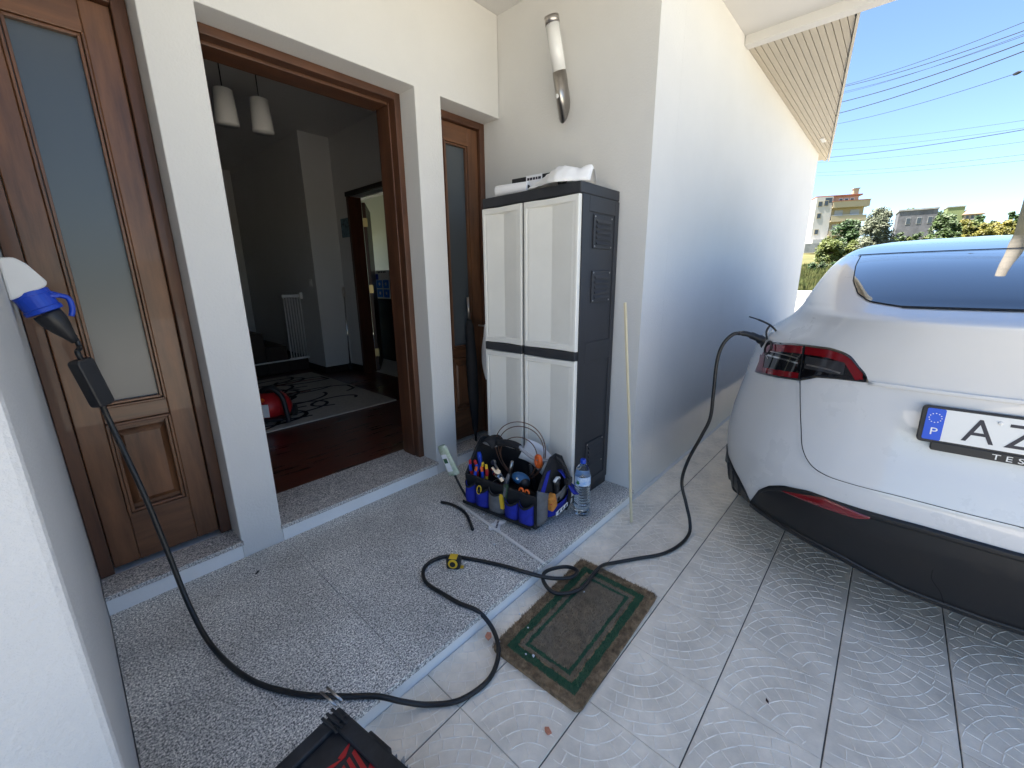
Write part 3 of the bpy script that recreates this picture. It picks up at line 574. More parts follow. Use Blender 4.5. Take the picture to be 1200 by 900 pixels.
# ---- tools: every one is a thing of its own, standing in the bag
bagm = Matrix.Translation(BAGO) @ Matrix.Rotation(BAGR, 4, 'Z')
def tool(name, label, cat, loc, tilt=(0,0,0), group=None):
    o = thing(name, label, cat, bagm @ Vector(loc), 0, group); o.rotation_euler = (tilt[0], tilt[1], tilt[2]+BAGR); return o
def pliers(loc, tilt, m1, m2, label):
    t = tool('pliers', label, 'pliers', loc, tilt)
    for s in (-1, 1):
        hd = MB().tube(spline([(s*.006, 0, .10), (s*.017, 0, .13), (s*.021, 0, .175), (s*.014, 0, .225)], 5), [.006]+[.0085]*14+[.0065], 8).build('handle', m1, t, True)
        MB().tube(spline([(s*.0205, 0, .155), (s*.021, 0, .18), (s*.0185, 0, .20)], 4), .0093, 8).build('grip_inlay', m2, hd, True)
    MB().prism([(-.012, .11), (.012, .11), (.011, .06), (.004, 0), (-.004, 0), (-.011, .06)], -.006, .006, lambda a, b, d: (a, d, b)).build('jaw', STEEL, t, bevel=.002)
pliers((-.432, .055, .055), (R_(8), R_(-4), .3), RED, BLUEP, 'red and blue handled pliers at the far end of the bag'); pliers((-.385, .06, .045), (R_(4), R_(6), -.2), YELLOW, RED, 'yellow and red handled pliers beside the chrome fitting')
pliers((-.405, .028, .02), (R_(2), R_(2), .5), ORANGE, BLUEP, 'orange and blue pliers pushed into the outer row of the bag')
t = tool('screwdriver', 'blue and red screwdriver upright behind the pliers', 'screwdriver', (-.425, .10, .06), (0, R_(-8), 0))
MB().lathe([(.006, .12), (.013, .13), (.0155, .15), (.012, .175), (.0155, .21), (.010, .235)], (0,0,0), 10).build('handle', BLUEP, t, True); MB().tube([(0,0,0), (0,0,.125)], .0035, 8).build('blade', STEEL, t)
t = tool('pipe_fitting', 'chrome brass pipe fitting lying across the middle of the tool bag', 'pipe fitting', (-.36, .10, .215), (0, R_(28), -.25))
MB().lathe([(.013, 0), (.013, .03), (.021, .032), (.021, .05), (.016, .052), (.016, .085), (.023, .087), (.023, .112), (.012, .115)], (0,0,0), 8, (1,0,0)).build('body', CHROME, t); MB().lathe([(.010, 0), (.010, .03), (.016, .032), (.016, .045)], (.06, 0, 0), 8, (0,-.3,1)).build('branch', CHROME, t)
t = tool('ratchet', 'steel ratchet handle resting beside the chrome pipe fitting', 'ratchet', (-.375, .135, .235), (0, R_(35), -.3)); MB().tube([(0,0,0), (.11,0,0)], [.008,.006], 10).build('shank', STEEL, t, True); MB().lathe([(.014, -.008), (.016, 0), (.014, .01)], (0,0,0), 14, (0,-1,.3)).build('head', STEEL, t)
t = tool('wire_coil', 'coil of thin brown wire standing in large rings above the bag', 'wire coil', (-.235, .175, .045), (R_(-6), 0, .12))
BROWNW = M('brown_wire', (.13, .06, .035), .45)
for rr, zc, oy in ((.165, .275, 0), (.150, .262, .012), (.120, .235, -.012)):
    MB().tube([(rr*.98*math.sin(a), oy+.015*math.sin(2*a), zc+rr*1.02*math.cos(a)) for a in [2*math.pi*k/48 for k in range(49)]], .0028, 6, False).build('turn', BROWNW, t, True)
t = tool('tape_roll', 'orange insulating ring hanging on the bag handle near the end panel', 'tape roll', (-.075, .148, .325), (R_(0), 0, -.35))
MB().tube([(.028*math.sin(a)*.62, 0, .028*math.cos(a)-.008) for a in [2*math.pi*k/26 for k in range(27)]], .0135, 8, False).build('ring', ORANGE, t, True)
t = tool('laser_meter', 'rounded blue and black meter lying among the tools in the bag', 'meter', (-.165, .11, .205), (R_(20), R_(14), .2))
def ellip(mb, c, r, n=14): mb.add([(c[0]+r[0]*math.sin(math.pi*j/n)*math.cos(2*math.pi*i/n), c[1]+r[1]*math.sin(math.pi*j/n)*math.sin(2*math.pi*i/n), c[2]+r[2]*math.cos(math.pi*j/n)) for j in range(n+1) for i in range(n)], [(j*n+i, j*n+(i+1)%n, (j+1)*n+(i+1)%n, (j+1)*n+i) for j in range(n) for i in range(n)]); return mb
ellip(MB(), (0, 0, 0), (.055, .036, .030)).build('shell', M('petrol_blue_plastic', (.03, .12, .26), .35), t, True); ellip(MB(), (.028, -.012, -.004), (.034, .03, .029)).build('bumper', BLACKP, t, True); ellip(MB(), (-.01, -.022, .017), (.012, .01, .006)).build('display', CHROME, t, True)
t = tool('scissors', 'scissors with two orange finger loops tucked into the front row', 'scissors', (-.085, .026, .07), (R_(5), R_(3), .1))
for s in (-1, 1):
    MB().tube([(s*.017+.012*math.sin(a), 0, .125+.017*math.cos(a)) for a in [2*math.pi*k/16 for k in range(17)]], .0052, 8, False).build('finger_loop', ORANGE, t, True); MB().prism([(s*.012, .108), (s*.004, .108), (-s*.002, 0), (s*.001, 0)], -.0015*s, -.0015*s+.0014, lambda a, b, d: (a, d, b)).build('blade', STEEL, t)
t = tool('utility_knife', 'dark green grey utility knife standing in the grey pocket', 'utility knife', (-.195, -.012, .085), (R_(-4), R_(7), .1)); MB().prism(rrect(.013, .06, .008, 4), -.007, .007, lambda a, b, d: (a, d, b+.07)).build('body', M('dark_green_plastic', (.03,.06,.035), .5), t, bevel=.002); MB().prism(rrect(.006, .03, .003, 3), -.0095, -.0072, lambda a, b, d: (a, d, b+.085)).build('slider', GREYCLOTH, t)
t = tool('folding_rule', 'folded yellow rule poking out of the front pocket', 'rule', (-.192, -.022, .075), (0, R_(-8), 0)); [box('leaf', YELLOW, (-.010, .010, -.006+.0045*k, -.0025+.0045*k, 0, .085-.006*k), t) for k in range(3)]
t = tool('snap_hook', 'yellow and black snap hook clipped over the blue pocket', 'hook', (-.345, -.036, .145), (0, R_(12), .1)); MB().tube([(.013*math.sin(a), 0, .026*math.cos(a)) for a in [2*math.pi*k/20 for k in range(21)]], .0034, 7, False).build('ring', YELLOW, t, True); MB().tube([(-.008,0,-.018), (.010,0,.015)], .003, 7).build('gate', BLACKP, t, True)
t = tool('paper_sheet', 'folded white paper sheet sticking up behind the bag handle', 'paper', (-.20, .255, .215), (R_(-12), R_(22), .1)); MB().grid(lambda u, v: (-.085+.17*u, .012*math.sin(3*u), .13*v+.01*math.sin(4*u)), 8, 4).build('sheet', PAPER, t, True, solid=.0008)
t = tool('putty_knife', 'white handled tool in the end pocket of the bag', 'putty knife', (.030, .16, .225), (0, R_(10), .1)); MB().tube(spline([(0,-.03,.012), (0,0,.02), (0,.035,.004)], 5), .009, 8).build('handle', WHITEP, t, True)
t = tool('sanding_sponge', 'orange block strapped in the end pocket of the bag', 'sponge', (.032, .115, .105), (R_(18), 0, 0)); box('block', M('ochre_foam', (.55,.22,.04), .8, var=.2, vs=60), (-.017, .019, -.026, .03, -.02, .068), t, .008); box('band', RED, (-.0175, .0195, -.0265, .0305, .03, .038), t, .004)
t = tool('black_torch', 'black torch standing in the end pocket behind the orange block', 'torch', (.030, .175, .115), (R_(8), 0, 0)); MB().lathe([(.014, 0), (.016, .05), (.016, .09), (.021, .1), (.021, .125)], (0,0,0), 12).build('body', BLACKP, t, True)
for k, (x, y, z, tl, m, n, lb) in enumerate(((-.30, .17, .10, .2, STEEL, 'spanner', 'steel spanner leaning in the middle of the bag'), (-.125, .20, .10, -.25, BLACKP, 'hex_key_holder', 'black tool handle leaning near the orange ring'), (-.26, .055, .09, .35, GREYCLOTH, 'grey_chisel', 'grey handled chisel behind the front pockets'))):
    t = tool(n, lb, 'hand tool', (x, y, z), (0, tl, 0)); MB().lathe([(.007, 0), (.011, .06), (.013, .11), (.009, .16)], (0,0,0), 9).build('shaft', m, t, True)
# packaged brush leaning out of the far end
t = tool('packaged_roller', 'packaged roller sleeve in printed film leaning out of the bag end', 'packaged tool', (-.515, .03, .0), (R_(6), R_(-20), .2))
PKG = M('printed_film', (.58, .60, .52), .3, var=.35, vs=28, col2=(.25, .34, .22)); MB().grid(lambda u, v: ((.026+.008*(1-v))*math.cos(6.2832*u)*(1.2-.0*v)*(1 if v < .95 else .8), .016*math.sin(6.2832*u), .17+.19*v), 14, 8).build('film', PKG, t, True)
box('card', PAPER, (-.017, .018, -.021, -.019, .20, .31), t); box('card_print', M('dark_green_print', (.03,.10,.05), .6), (-.013, .013, -.0218, -.0211, .255, .285), t); MB().tube(spline([(0,0,.18), (.004,0,.10), (.03,-.02,.03), (.05,-.02,.01)], 5), .007, 8).build('rod', BLACKP, t, True)

# ------------------------------------------------------------------ black toolbox by the step
tb = thing('toolbox', 'scuffed black plastic toolbox with red edge and red emblem on its lid', 'toolbox', (.3223, .9362, 0.001), R_(8.7))
SCUFF = M('scuffed_black_plastic', (.017, .018, .021), .5, var=.5, vs=18, bump=.25, bs=200, bd=.002)
box('body', SCUFF, (-.45, -.008, -.36, -.008, 0, .165), tb, .012); box('red_seal', RED, (-.453, -.0025, -.3635, -.0035, .166, .180), tb, .003)
lid = box('lid', SCUFF, (-.455, 0, -.365, 0, .181, .238), tb, .01)
for d in ((-.445, -.01, -.05, -.012, .2385, .252), (-.445, -.01, -.353, -.315, .2385, .252), (-.048, -.01, -.3145, -.0505, .2385, .252), (-.445, -.407, -.3145, -.0505, .2385, .252)): box('lid_rib', SCUFF, d, lid, .004)
for k in range(3): box('corner_rib', SCUFF, (-.03-.014*k, -.022-.014*k, -.07, -.004, .2525, .257), lid, .002)
box('side_latch', SCUFF, (-.02, .006, -.20, -.12, .12, .235), tb, .004); box('side_latch', SCUFF, (-.30, -.20, -.01, .008, .12, .235), tb, .004)
for x in (-.010, .007): MB().tube([(x, .0, .243), (x-.001, .068, .247)], .0036, 8).build('hinge_pin', STEEL, tb, True)
def emb(poly): MB().prism(poly, .2387, .2402, lambda a, b, d: (a, b, d)).build('emblem_stroke', RED, lid)
emb([(-.040,-.104), (-.083,-.112), (-.080,-.120), (-.118,-.104), (-.122,-.098), (-.128,-.118), (-.070,-.124)]) 
for q in range(3): x = -.048-.0175*q; emb([(x,-.128-.004*q), (x-.009,-.130-.004*q), (x-.022,-.196), (x-.011,-.197)])
emb([(-.034,-.176), (-.047,-.205), (-.075,-.196), (-.058,-.192)]); emb([(-.10,-.14), (-.112,-.142), (-.118,-.20), (-.106,-.20)])
for k in range(14): box('bristle_crumb', M('grey_dust', (.3,.3,.3), .9) if k == 0 else MATS['grey_dust'], (.0, .004+random.random()*.006, -.12-.012*k, -.118-.012*k, .182+random.random()*.03, .186+random.random()*.05), tb)

# ------------------------------------------------------------------ wall socket and charging cable
sk = thing('wall_socket', 'white and blue industrial socket with flap on the white wall', 'socket', (-.0745, 1.93, 1.338))
# the body leans out and down from the wall (local x = out of the wall)
MB().prism([(0, .085), (.030, .088), (.052, .070), (.084, .018), (.078, .004), (.0, -.035)], -.043, .043, lambda a, b, d: (a, d, b)).build('housing', WHITEP, sk, bevel=.006)
cx = Vector((.040, 0, -.012)); dirp = Vector((.35, -.05, -.94)).normalized()
MB().lathe([(.044, 0), (.044, .012), (.042, .014), (.042, .05), (.045, .052), (.045, .064), (.036, .066)], cx, 28, dirp).build('collar', BLUEP, sk, False, bevel=.001)
lv = MB(); lv.tube(spline([(.075, .0, -.012), (.098, -.0, -.022), (.118, 0, -.032), (.122, 0, -.062), (.115, 0, -.088)], 5), .0075, 8); lv.build('flap_lever', BLUEP, sk, True); box('flap_hinge', BLUEP, (.07, .10, -.022, .022, -.03, -.018), sk, .003)
ch = thing('charging_cable', 'black car charging cable looping from the wall socket across the porch to the car', 'charging cable', (0, 0, 0))
p0 = Vector((-.0745, 1.93, 1.338))+cx+dirp*.067
MB().lathe([(.033, 0), (.034, .01), (.033, .03), (.026, .055), (.015, .085), (.010, .105)], p0, 20, dirp+Vector((.10,0,0))).build('plug', BLACKP, ch, True)
bx = Vector((.045, 1.90, 1.035))
pe = p0+(dirp+Vector((.10,0,0))).normalized()*.10
MB().tube(spline([pe-Vector((0,0,-.02)), pe+Vector((.008,-.003,-.02)), bx+Vector((-.0135, -.011, .105)), bx+Vector((-.009, -.007, .075))], 6), .0075, 10).build('lead', CABLE, ch, True)
cb = MB().prism(rrect(.027, .082, .012, 4), -.02, .02, lambda a, b, d: (a, d, b)).build('control_box', BLACKP, ch, bevel=.006); cb.location = bx; cb.rotation_euler = (R_(-4), R_(-9), R_(38))
path = [bx+Vector((.009,.007,-.075)), bx+Vector((.020,.004,-.16)), (.098, 1.845, .62), (.118, 1.80, .40), (.135, 1.73, .20), (.158, 1.60, .095), (.205, 1.375, .0875), (.287, 1.206, .0875), (.382, 1.085, .0875), (.455, 1.005, .0865), (.515, .955, .05), (.58, .912, .0125), (.66, .846, .0125), (.775, .828, .0125), (.87, .875, .016), (.915, .95, .035), (.905, 1.02, .0815), (.880, 1.10, .0872), (.868, 1.19, .0872), (.862, 1.30, .0872), (.905, 1.375, .0872), (.975, 1.392, .0872), (1.05, 1.345, .0872), (1.143, 1.161, .0872), (1.19, 1.03, .0872), (1.235, .975, .066), (1.29, .928, .045), (1.345, .878, .044), (1.395, .88, .046), (1.395, .93, .042), (1.345, .975, .040), (1.285, .985, .046), (1.235, .95, .050), (1.225, .890, .036), (1.27, .838, .034), (1.345, .812, .034), (1.44, .822, .034), (1.525, .822, .030), (1.60, .80, .0125), (1.70, .735, .0105), (1.82, .655, .0105), (1.95, .618, .0105), (2.06, .612, .022), (2.10, .628, .075), (2.13, .665, .149), (2.15, .705, .256), (2.16, .688, .384), (2.17, .637, .535), (2.18, .606, .641), (2.18, .604, .778), (2.19, .607, .931), (2.198, .592, 1.02), (2.215, .558, 1.072), (2.235, .527, 1.080)]
MB().tube(spline(path, 7), .0085, 12).build('cable', CABLE, ch, True)
MB().tube(spline([(2.228,.535,1.080), (2.245,.505,1.078), (2.262,.47,1.065), (2.275,.44,1.048), (2.262,.415,1.030)], 5), [.010]*3+[.013]*5+[.017]*5+[.021]*5+[.026]*3, 14).build('connector', BLACKP, ch, True)
# ================================================================== CAR (local x forward, y left, z up; origin under the tail)
TAB = np.array([(.14,.16,.78,.9,3.0,4.30),(.20,.075,.86,.9,3.0,4.45),(.28,.03,.92,.9,3.0,4.58),(.36,.012,.945,.9,3,4.66),(.45,.0,.955,.9,3,4.72),(.55,.0,.965,.9,3,4.75),(.65,.02,.96,.9,3,4.74),(.75,.045,.945,.9,3,4.66),(.85,.06,.925,.9,3,4.46),(.95,.065,.905,.9,3,4.1),(1.03,.055,.882,.9,3,3.7),(1.08,.043,.852,.9,3,3.5),(1.12,.032,.80,.9,3,3.38),(1.16,.02,.752,.9,3,3.26),(1.195,.012,.722,.88,3,3.17),(1.21,.04,.712,.82,3,3.13),(1.225,.09,.703,.72,2.9,3.1),(1.24,.14,.696,.62,2.8,3.07),(1.27,.22,.685,.55,2.6,3.0),(1.34,.45,.665,.5,2.5,2.85),(1.40,.70,.645,.5,2.5,2.72),(1.46,1.05,.615,.45,2.5,2.55),(1.51,1.40,.555,.30,2.5,2.4),(1.54,1.68,.45,.16,2.5,2.27),(1.557,1.86,.30,.08,2.5,2.18),(1.565,1.97,.14,.03,2.5,2.11)])
def pchip(xs, ys):
    h = np.diff(xs); d = np.diff(ys)/h; m = np.zeros(len(xs)); m[0] = d[0]; m[-1] = d[-1]
    for i in range(1, len(xs)-1):
        if d[i-1]*d[i] > 0: w1 = 2*h[i]+h[i-1]; w2 = h[i]+2*h[i-1]; m[i] = (w1+w2)/(w1/d[i-1]+w2/d[i])
    def f(x):
        i = int(min(max(np.searchsorted(xs, x)-1, 0), len(xs)-2)); t = min(max((x-xs[i])/h[i], 0), 1)
        return ys[i]*(2*t**3-3*t*t+1)+h[i]*m[i]*(t**3-2*t*t+t)+ys[i+1]*(-2*t**3+3*t*t)+h[i]*m[i+1]*(t**3-t*t)
    return f
FN = [pchip(TAB[:,0], TAB[:,i]) for i in range(1, 6)]
def rowp(z): return [float(f(z)) for f in FN]
def rearx(y, z):
    xr, w, L, n, xf = rowp(z); u = min(abs(y)/w, .99999); return xr+L*(1-(1-u**n)**(1/n))
def rp(y, z, off=0):
    """point on the tail surface at (y, z), pushed out along its normal"""
    e = .004; p = Vector((rearx(y, z), y, z))
    if not off: return p
    ty = Vector((rearx(y+e, z)-rearx(y-e, z), 2*e, 0)); tz = Vector((rearx(y, z+e)-rearx(y, z-e), 0, 2*e)); n = ty.cross(tz)
    if n.x > 0: n = -n
    return p+n.normalized()*off
NC = 46
def outline(z, half=True):
    xr, w, L, n, xf = rowp(z); Lf = min(.75, (xf-xr)*.4); L = min(L, (xf-xr)*.45); pts = []
    for i in range(NC+1):
        th = math.pi/2*(i/NC); y = w*math.sin(th)**(2/n); pts.append((xr+L*(1-math.cos(th)**(2/n)), y))
    for i in range(1, 14): pts.append((xr+L+(xf-Lf-xr-L)*i/14, w))
    for i in range(NC//2+1):
        th = math.pi/2*(1-i/(NC//2)); y = w*max(0, math.sin(th))**(2/2.6); pts.append((xf-Lf*(1-math.cos(th)**(2/2.6)), y))
    return pts
def loft(zs, name, mat, parent, cap=False):
    mb = MB(); rows = []
    for z in zs:
        h = outline(z); full = h+[(x, -y) for x, y in h[-2:0:-1]]; rows.append(full)
    n = len(rows[0]); vs = [(x, y, z) for z, r in zip(zs, rows) for x, y in r]
    fs = [(j*n+i, j*n+(i+1)%n, (j+1)*n+(i+1)%n, (j+1)*n+i) for j in range(len(zs)-1) for i in range(n)]
    if cap: fs.append(tuple((len(zs)-1)*n+i for i in range(n)))
    mb.add(vs, fs); return mb.build(name, mat, parent, True)
car = thing('parked_car', 'white electric hatchback parked along the wall, charging at its rear lamp', 'car', (1.86, -.40, 0), R_(2))
dense = lambda a, b, s: list(np.arange(a, b-1e-9, s))+[b]
zb = sorted(set([round(z, 4) for z in dense(.318, 1.16, .022)+dense(1.16, 1.26, .006)+dense(1.26, 1.452, .014)]))
body = loft(zb, 'body', PAINT, car)
bm = bmesh.new(); bm.from_mesh(body.data)
bmesh.ops.delete(bm, geom=[f for f in bm.faces if abs(f.calc_center_median().y) > .8 and min(math.hypot(f.calc_center_median().x-xw, f.calc_center_median().z-.36) for xw in (.97, 3.86)) < .375], context='FACES'); bm.to_mesh(body.data); bm.free()
loft(dense(1.4525, 1.54, .008)+dense(1.543, 1.565, .003), 'roof_glass', CARGLASS, car, cap=True)
MB().grid(lambda u, v: (.25+4.1*u, -.80+1.6*v, .317), 4, 4).build('underbody', CLAD, car)
def patch(name, mat, y0, y1, zlo, zhi, off, nu=40, nv=12, parent=car, thick=.0):
    mb = MB(); mb.grid(lambda u, v: rp(y0+(y1-y0)*u, zlo(y0+(y1-y0)*u)+(zhi(y0+(y1-y0)*u)-zlo(y0+(y1-y0)*u))*v, off), nu, nv)
    if thick:                                     # turned-in rim
        n = nu+1; rim = [(i, 0) for i in range(n)]+[(nu, j) for j in range(1, nv+1)]+[(i, nv) for i in range(nu-1, -1, -1)]+[(0, j) for j in range(nv-1, 0, -1)]
        o = len(mb.v); idx = [j*n+i for i, j in rim]
        for i, j in rim:
            u, v = i/nu, j/nv; y = y0+(y1-y0)*u; mb.v.append(tuple(rp(y, zlo(y)+(zhi(y)-zlo(y))*v, off-thick)))
        for k in range(len(rim)): mb.f.append((idx[k], idx[(k+1)%len(rim)], o+(k+1)%len(rim), o+k))
    return mb.build(name, mat, parent, True)
def itp(pts):
    xs = [p[0] for p in pts]; ys = [p[1] for p in pts]; return lambda y: float(np.interp(abs(y), xs, ys))
# lower cladding / diffuser
cl_hi = itp([(0,.515),(.2,.519),(.38,.515),(.53,.517),(.62,.495),(.67,.465),(.705,.425),(.745,.315)]); cl_lo = itp([(0,.225),(.2,.235),(.30,.258),(.40,.285),(.55,.303),(.65,.312),(.745,.32)])
clad = patch('bumper_cladding', CLAD, -.744, .744, cl_lo, cl_hi, .006, 80, 20, thick=.03)
patch('cladding_lip', CLAD, -.735, .735, lambda y: cl_lo(y)-.012, lambda y: cl_lo(y)+.010, .013, 80, 4, clad, thick=.02)
patch('cladding_rim', CLAD, -.70, .70, lambda y: cl_hi(y)-.024, lambda y: cl_hi(y)-.004, .0095, 80, 3, clad, thick=.006)
for s in (1, -1):
    rz_hi = itp([(.335,.497),(.48,.514),(.615,.476),(.62,.472)]); rz_lo = itp([(.335,.492),(.375,.475),(.49,.472),(.615,.4735),(.62,.471)])
    patch('reflector', REDL, s*.338, s*.617, rz_lo, rz_hi, .0115, 30, 3, clad, thick=.006)
    # wheel-arch trim running round from the bumper corner
    tz = itp([(.745,.325),(.77,.365),(.81,.405),(.87,.44),(.94,.455)])
    patch('arch_trim', CLAD, s*.7455, s*.935, lambda y: .312, tz, .006, 24, 5, thick=.01)
    for k in range(3): y = .80+.035*k; patch('arch_fin', BLACKP, s*y, s*(y+.008), lambda q: .316, lambda q: tz(q)-.012, .011, 3, 3, thick=.006)
# tow-hook cover seam
def seam(name, pts, wd, mat, parent, off=.0012, dense_n=8):
    P = spline([(0, y, z) for y, z in pts], dense_n); vs = []; n = len(P)
    for i, p in enumerate(P):
        a = P[max(i-1, 0)]; b = P[min(i+1, n-1)]; t = Vector((0, b.y-a.y, b.z-a.z)).normalized(); q = Vector((0, -t.z, t.y))*wd/2
        vs += [rp(p.y+q.y, p.z+q.z, off), rp(p.y-q.y, p.z-q.z, off)]
    return MB().add(vs, [(2*i, 2*i+1, 2*i+3, 2*i+2) for i in range(n-1)]).build(name, mat, parent, True)
GAP = M('panel_gap', (.008, .008, .009), .9); seam('tow_cover_seam', [(.155,.37),(.15,.33),(.12,.285),(.10,.23)], .003, GAP, clad, .0075)
# tailgate seam: dark gap, and a raised paint strip as the highlight beside it
for s in (1, -1):
    sp = [(.627,.93),(.61,.83),(.594,.751),(.575,.672),(.539,.622),(.485,.600),(.402,.596),(.264,.599),(.121,.597),(.0,.596)]
    seam('tailgate_gap', [(s*y, z) for y, z in sp], .003, GAP, body); seam('tailgate_highlight', [(s*(y+.0055), z-.004) for y, z in sp], .007, PAINT, body, .0028)
# tailgate fold below the lamps
patch('tailgate_fold', PAINT, -.417, .417, lambda y: .964, lambda y: .978, .006, 40, 4, body, thick=.008)
patch('plate_recess_shadow', GAP, -.30, .02, lambda y: .9585, lambda y: .9615, .003, 20, 1, body)
# rear window
gl_e = itp([(1.236,.36),(1.241,.40),(1.249,.456),(1.273,.497),(1.321,.525),(1.39,.534),(1.446,.528)])
def glassfn(u, v, off): z = 1.237+(1.446-1.237)*v**1.3; e = gl_e(z); y = -e+2*e*u; return rp(y, z, off)
rg = MB().grid(lambda u, v: glassfn(u, v, .0025), 44, 34).build('rear_window', CARGLASS, car, True)
# glass rim seal
ring = [(e*s, z) for s in (1,) for z, e in [(z, gl_e(z)) for z in np.linspace(1.237, 1.446, 18)]]
for s in (1, -1): seam('window_seal', [(s*y, z) for y, z in ring], .004, GAP, rg, .003, 2)
seam('window_seal', [(y, 1.2365) for y in np.linspace(-.37, .37, 12)], .006, GAP, rg, .003, 2)
seam('roof_joint', [(y, 1.449-.0*abs(y)) for y in np.linspace(-.54, .54, 20)], .006, GAP, rg, .004, 2)
# tail lamps
_th = ([(.418,.974),(.428,.998),(.449,1.023),(.487,1.064),(.52,1.076),(.555,1.081),(.60,1.080),(.649,1.077),(.72,1.066),(.775,1.049),(.795,1.010),(.808,.972),(.822,.908)]); _thf = pchip(np.array([p[0] for p in _th]), np.array([p[1] for p in _th])); t_hi = lambda y: float(_thf(abs(y)))
t_lo = itp([(.418,.971),(.511,.965),(.571,.957),(.60,.942),(.627,.930),(.72,.918),(.822,.904)])
def lamp_band(s, y0, y1, side, parent):
    """red light-guide ring just inside the lamp outline; side: which end stays open"""
    N = 30; ys = np.linspace(y0, y1, N); up = [(y, t_hi(y)-.008) for y in ys]; lo = [(y, t_lo(y)+.008) for y in ys]
    w = .030; ui = [(y, max(t_hi(y)-.008-w, t_lo(y)+.010)) for y in ys]; li = [(y, min(t_lo(y)+.008+w*.8, t_hi(y)-.01)) for y in ys]
    def strip(A, B, nm): MB().add([rp(s*a[0], a[1], .0062) for a in A]+[rp(s*b[0], b[1], .0062) for b in B], [(i, i+1, N+i+1, N+i) for i in range(N-1)]).build(nm, REDL, parent, True)
    strip(up, ui, 'light_band')
    if side == 'outer': strip(lo, li, 'light_band')
for s in (1, -1):
    lp = patch('tail_lamp', LENS, s*.418, s*.822, t_lo, t_hi, .005, 60, 10, thick=.012)
    lamp_band(s, .633, .816, 'outer', lp); lamp_band(s, .436, .624, 'inner', lp)
    # closing verticals of the rings
    MB().grid(lambda u, v: rp(s*(.783+.026*u), t_lo(.80)+.012+(t_hi(.80)-.02-t_lo(.80))*v-.0, .0066), 3, 8).build('light_band', REDL, lp, True)
    MB().grid(lambda u, v: rp(s*(.432+.022*u+.045*v), .982+.068*v-.008*u, .0074), 3, 8).build('light_band', REDL, lp, True)
    seam('lamp_split', [(s*.628, .934), (s*.628, 1.074)], .005, GAP, lp, .0075)
    seam('chrome_trim', [(s*.77, 1.000), (s*.70, 1.003), (s*.640, 1.000)], .007, CHROME, lp, .0078); seam('chrome_trim', [(s*.765, .985), (s*.775, 1.000), (s*.762, 1.018), (s*.70, 1.022), (s*.645, 1.020)], .004, STEEL, lp, .0078)
    patch('clear_section', SMOKE, s*.49, s*.618, lambda y: .985, lambda y: 1.035, .0066, 16, 4, lp); seam('chrome_trim', [(s*.61, 1.002), (s*.55, 1.000), (s*.50, .992)], .006, STEEL, lp, .0082)
# charge port: open flap and socket on the left lamp end
MB().tube(spline([(.401,.885,1.162), (.405,.841,1.148), (.408,.801,1.130), (.413,.78,1.113), (.417,.769,1.099)], 6), [.003]*6+[.0045]*19, 8).build('charge_flap', BLACKP, car, True)
MB().tube(spline([(.408,.793,1.127), (.408,.803,1.11), (.408,.806,1.09), (.406,.799,1.058)], 6), .0045, 8).build('flap_hinge', BLACKP, car, True)
MB().grid(lambda u, v: Vector((.412+.02*v, .80-.03*u, 1.075+.022*math.sin(math.pi*u)+.004*v)), 6, 3).build('flap_liner', FROST, car, True, solid=.003)
MB().lathe([(.034, 0), (.034, .004), (.026, .006), (.026, -.004)], rp(.775, 1.03, .004), 18, rp(.775, 1.03, .01)-rp(.775, 1.03, 0)).build('charge_inlet', BLACKP, car, True)
# number plate
pm = rp(0, .866, .012); tilt = (rearx(0, .91)-rearx(0, .82))/.09
def pxyz(a, b, d): return (pm.x+b*tilt-d, -a, pm.z+b)           # a to the right as seen from behind
def pprism(name, mat, poly, d0, d1, par, bv=0): return MB().prism(poly, d0, d1, lambda a, b, d: pxyz(a, b, d)).build(name, mat, par, bevel=bv)
def rr2(a0, a1, b0, b1, r): return [(x+(a0+a1)/2, y+(b0+b1)/2) for x, y in rrect((a1-a0)/2, (b1-b0)/2, r, 4)]
pl = pprism('number_plate', BLACKP, rr2(-.269, .269, -.063, .060, .012), -.008, .006, car, .002)
pprism('plate_holder_bar', BLACKP, rr2(-.232, .232, -.086, -.058, .006), -.008, .0085, pl, .002)
pprism('plate_face', PLATEW, rr2(-.257, .257, -.052, .053, .006), .0062, .0074, pl); pprism('country_band', PLATEB, rr2(-.2572, -.213, -.0522, .0532, .005), .0075, .0082, pl)
pmx = lambda a, b, d: frame_mtx(pxyz(a, b, d), (0, -1, 0), (tilt, 0, 1))
text('country_letter', 'P', .034, PLATEW, pmx(-.243, -.034, .0084), pl, .0003, 'LEFT', 1.15)
for k in range(12): a = k*math.pi/6; pprism('star', PLATEW, [(-.235+.015*math.cos(a)+.0018*math.cos(q), .022+.015*math.sin(a)+.0018*math.sin(q)) for q in [i*math.pi/3 for i in range(6)]], .0083, .0087, pl)
text('plate_letters', 'A', .108, PLATEI, pmx(-.168, -.038, .0076), pl, .0006, 'LEFT', .98); text('plate_letters', 'Z', .108, PLATEI, pmx(-.078, -.038, .0076), pl, .0006, 'LEFT', .98)
text('frame_lettering', 'T E S L A', .024, PLATEW, pmx(-.095, -.081, .0087), pl, .0003, 'LEFT', 1.35)
MB().lathe([(.006, 0), (.006, .002), (.004, .003)], pxyz(-.094, .034, .0074), 12, (-1, 0, 0)).build('plate_screw', WHITEP, pl, True)
pprism('plate_lamp', BLACKP, rr2(-.03, .03, .088, .094, .002), -.01, .012, pl)
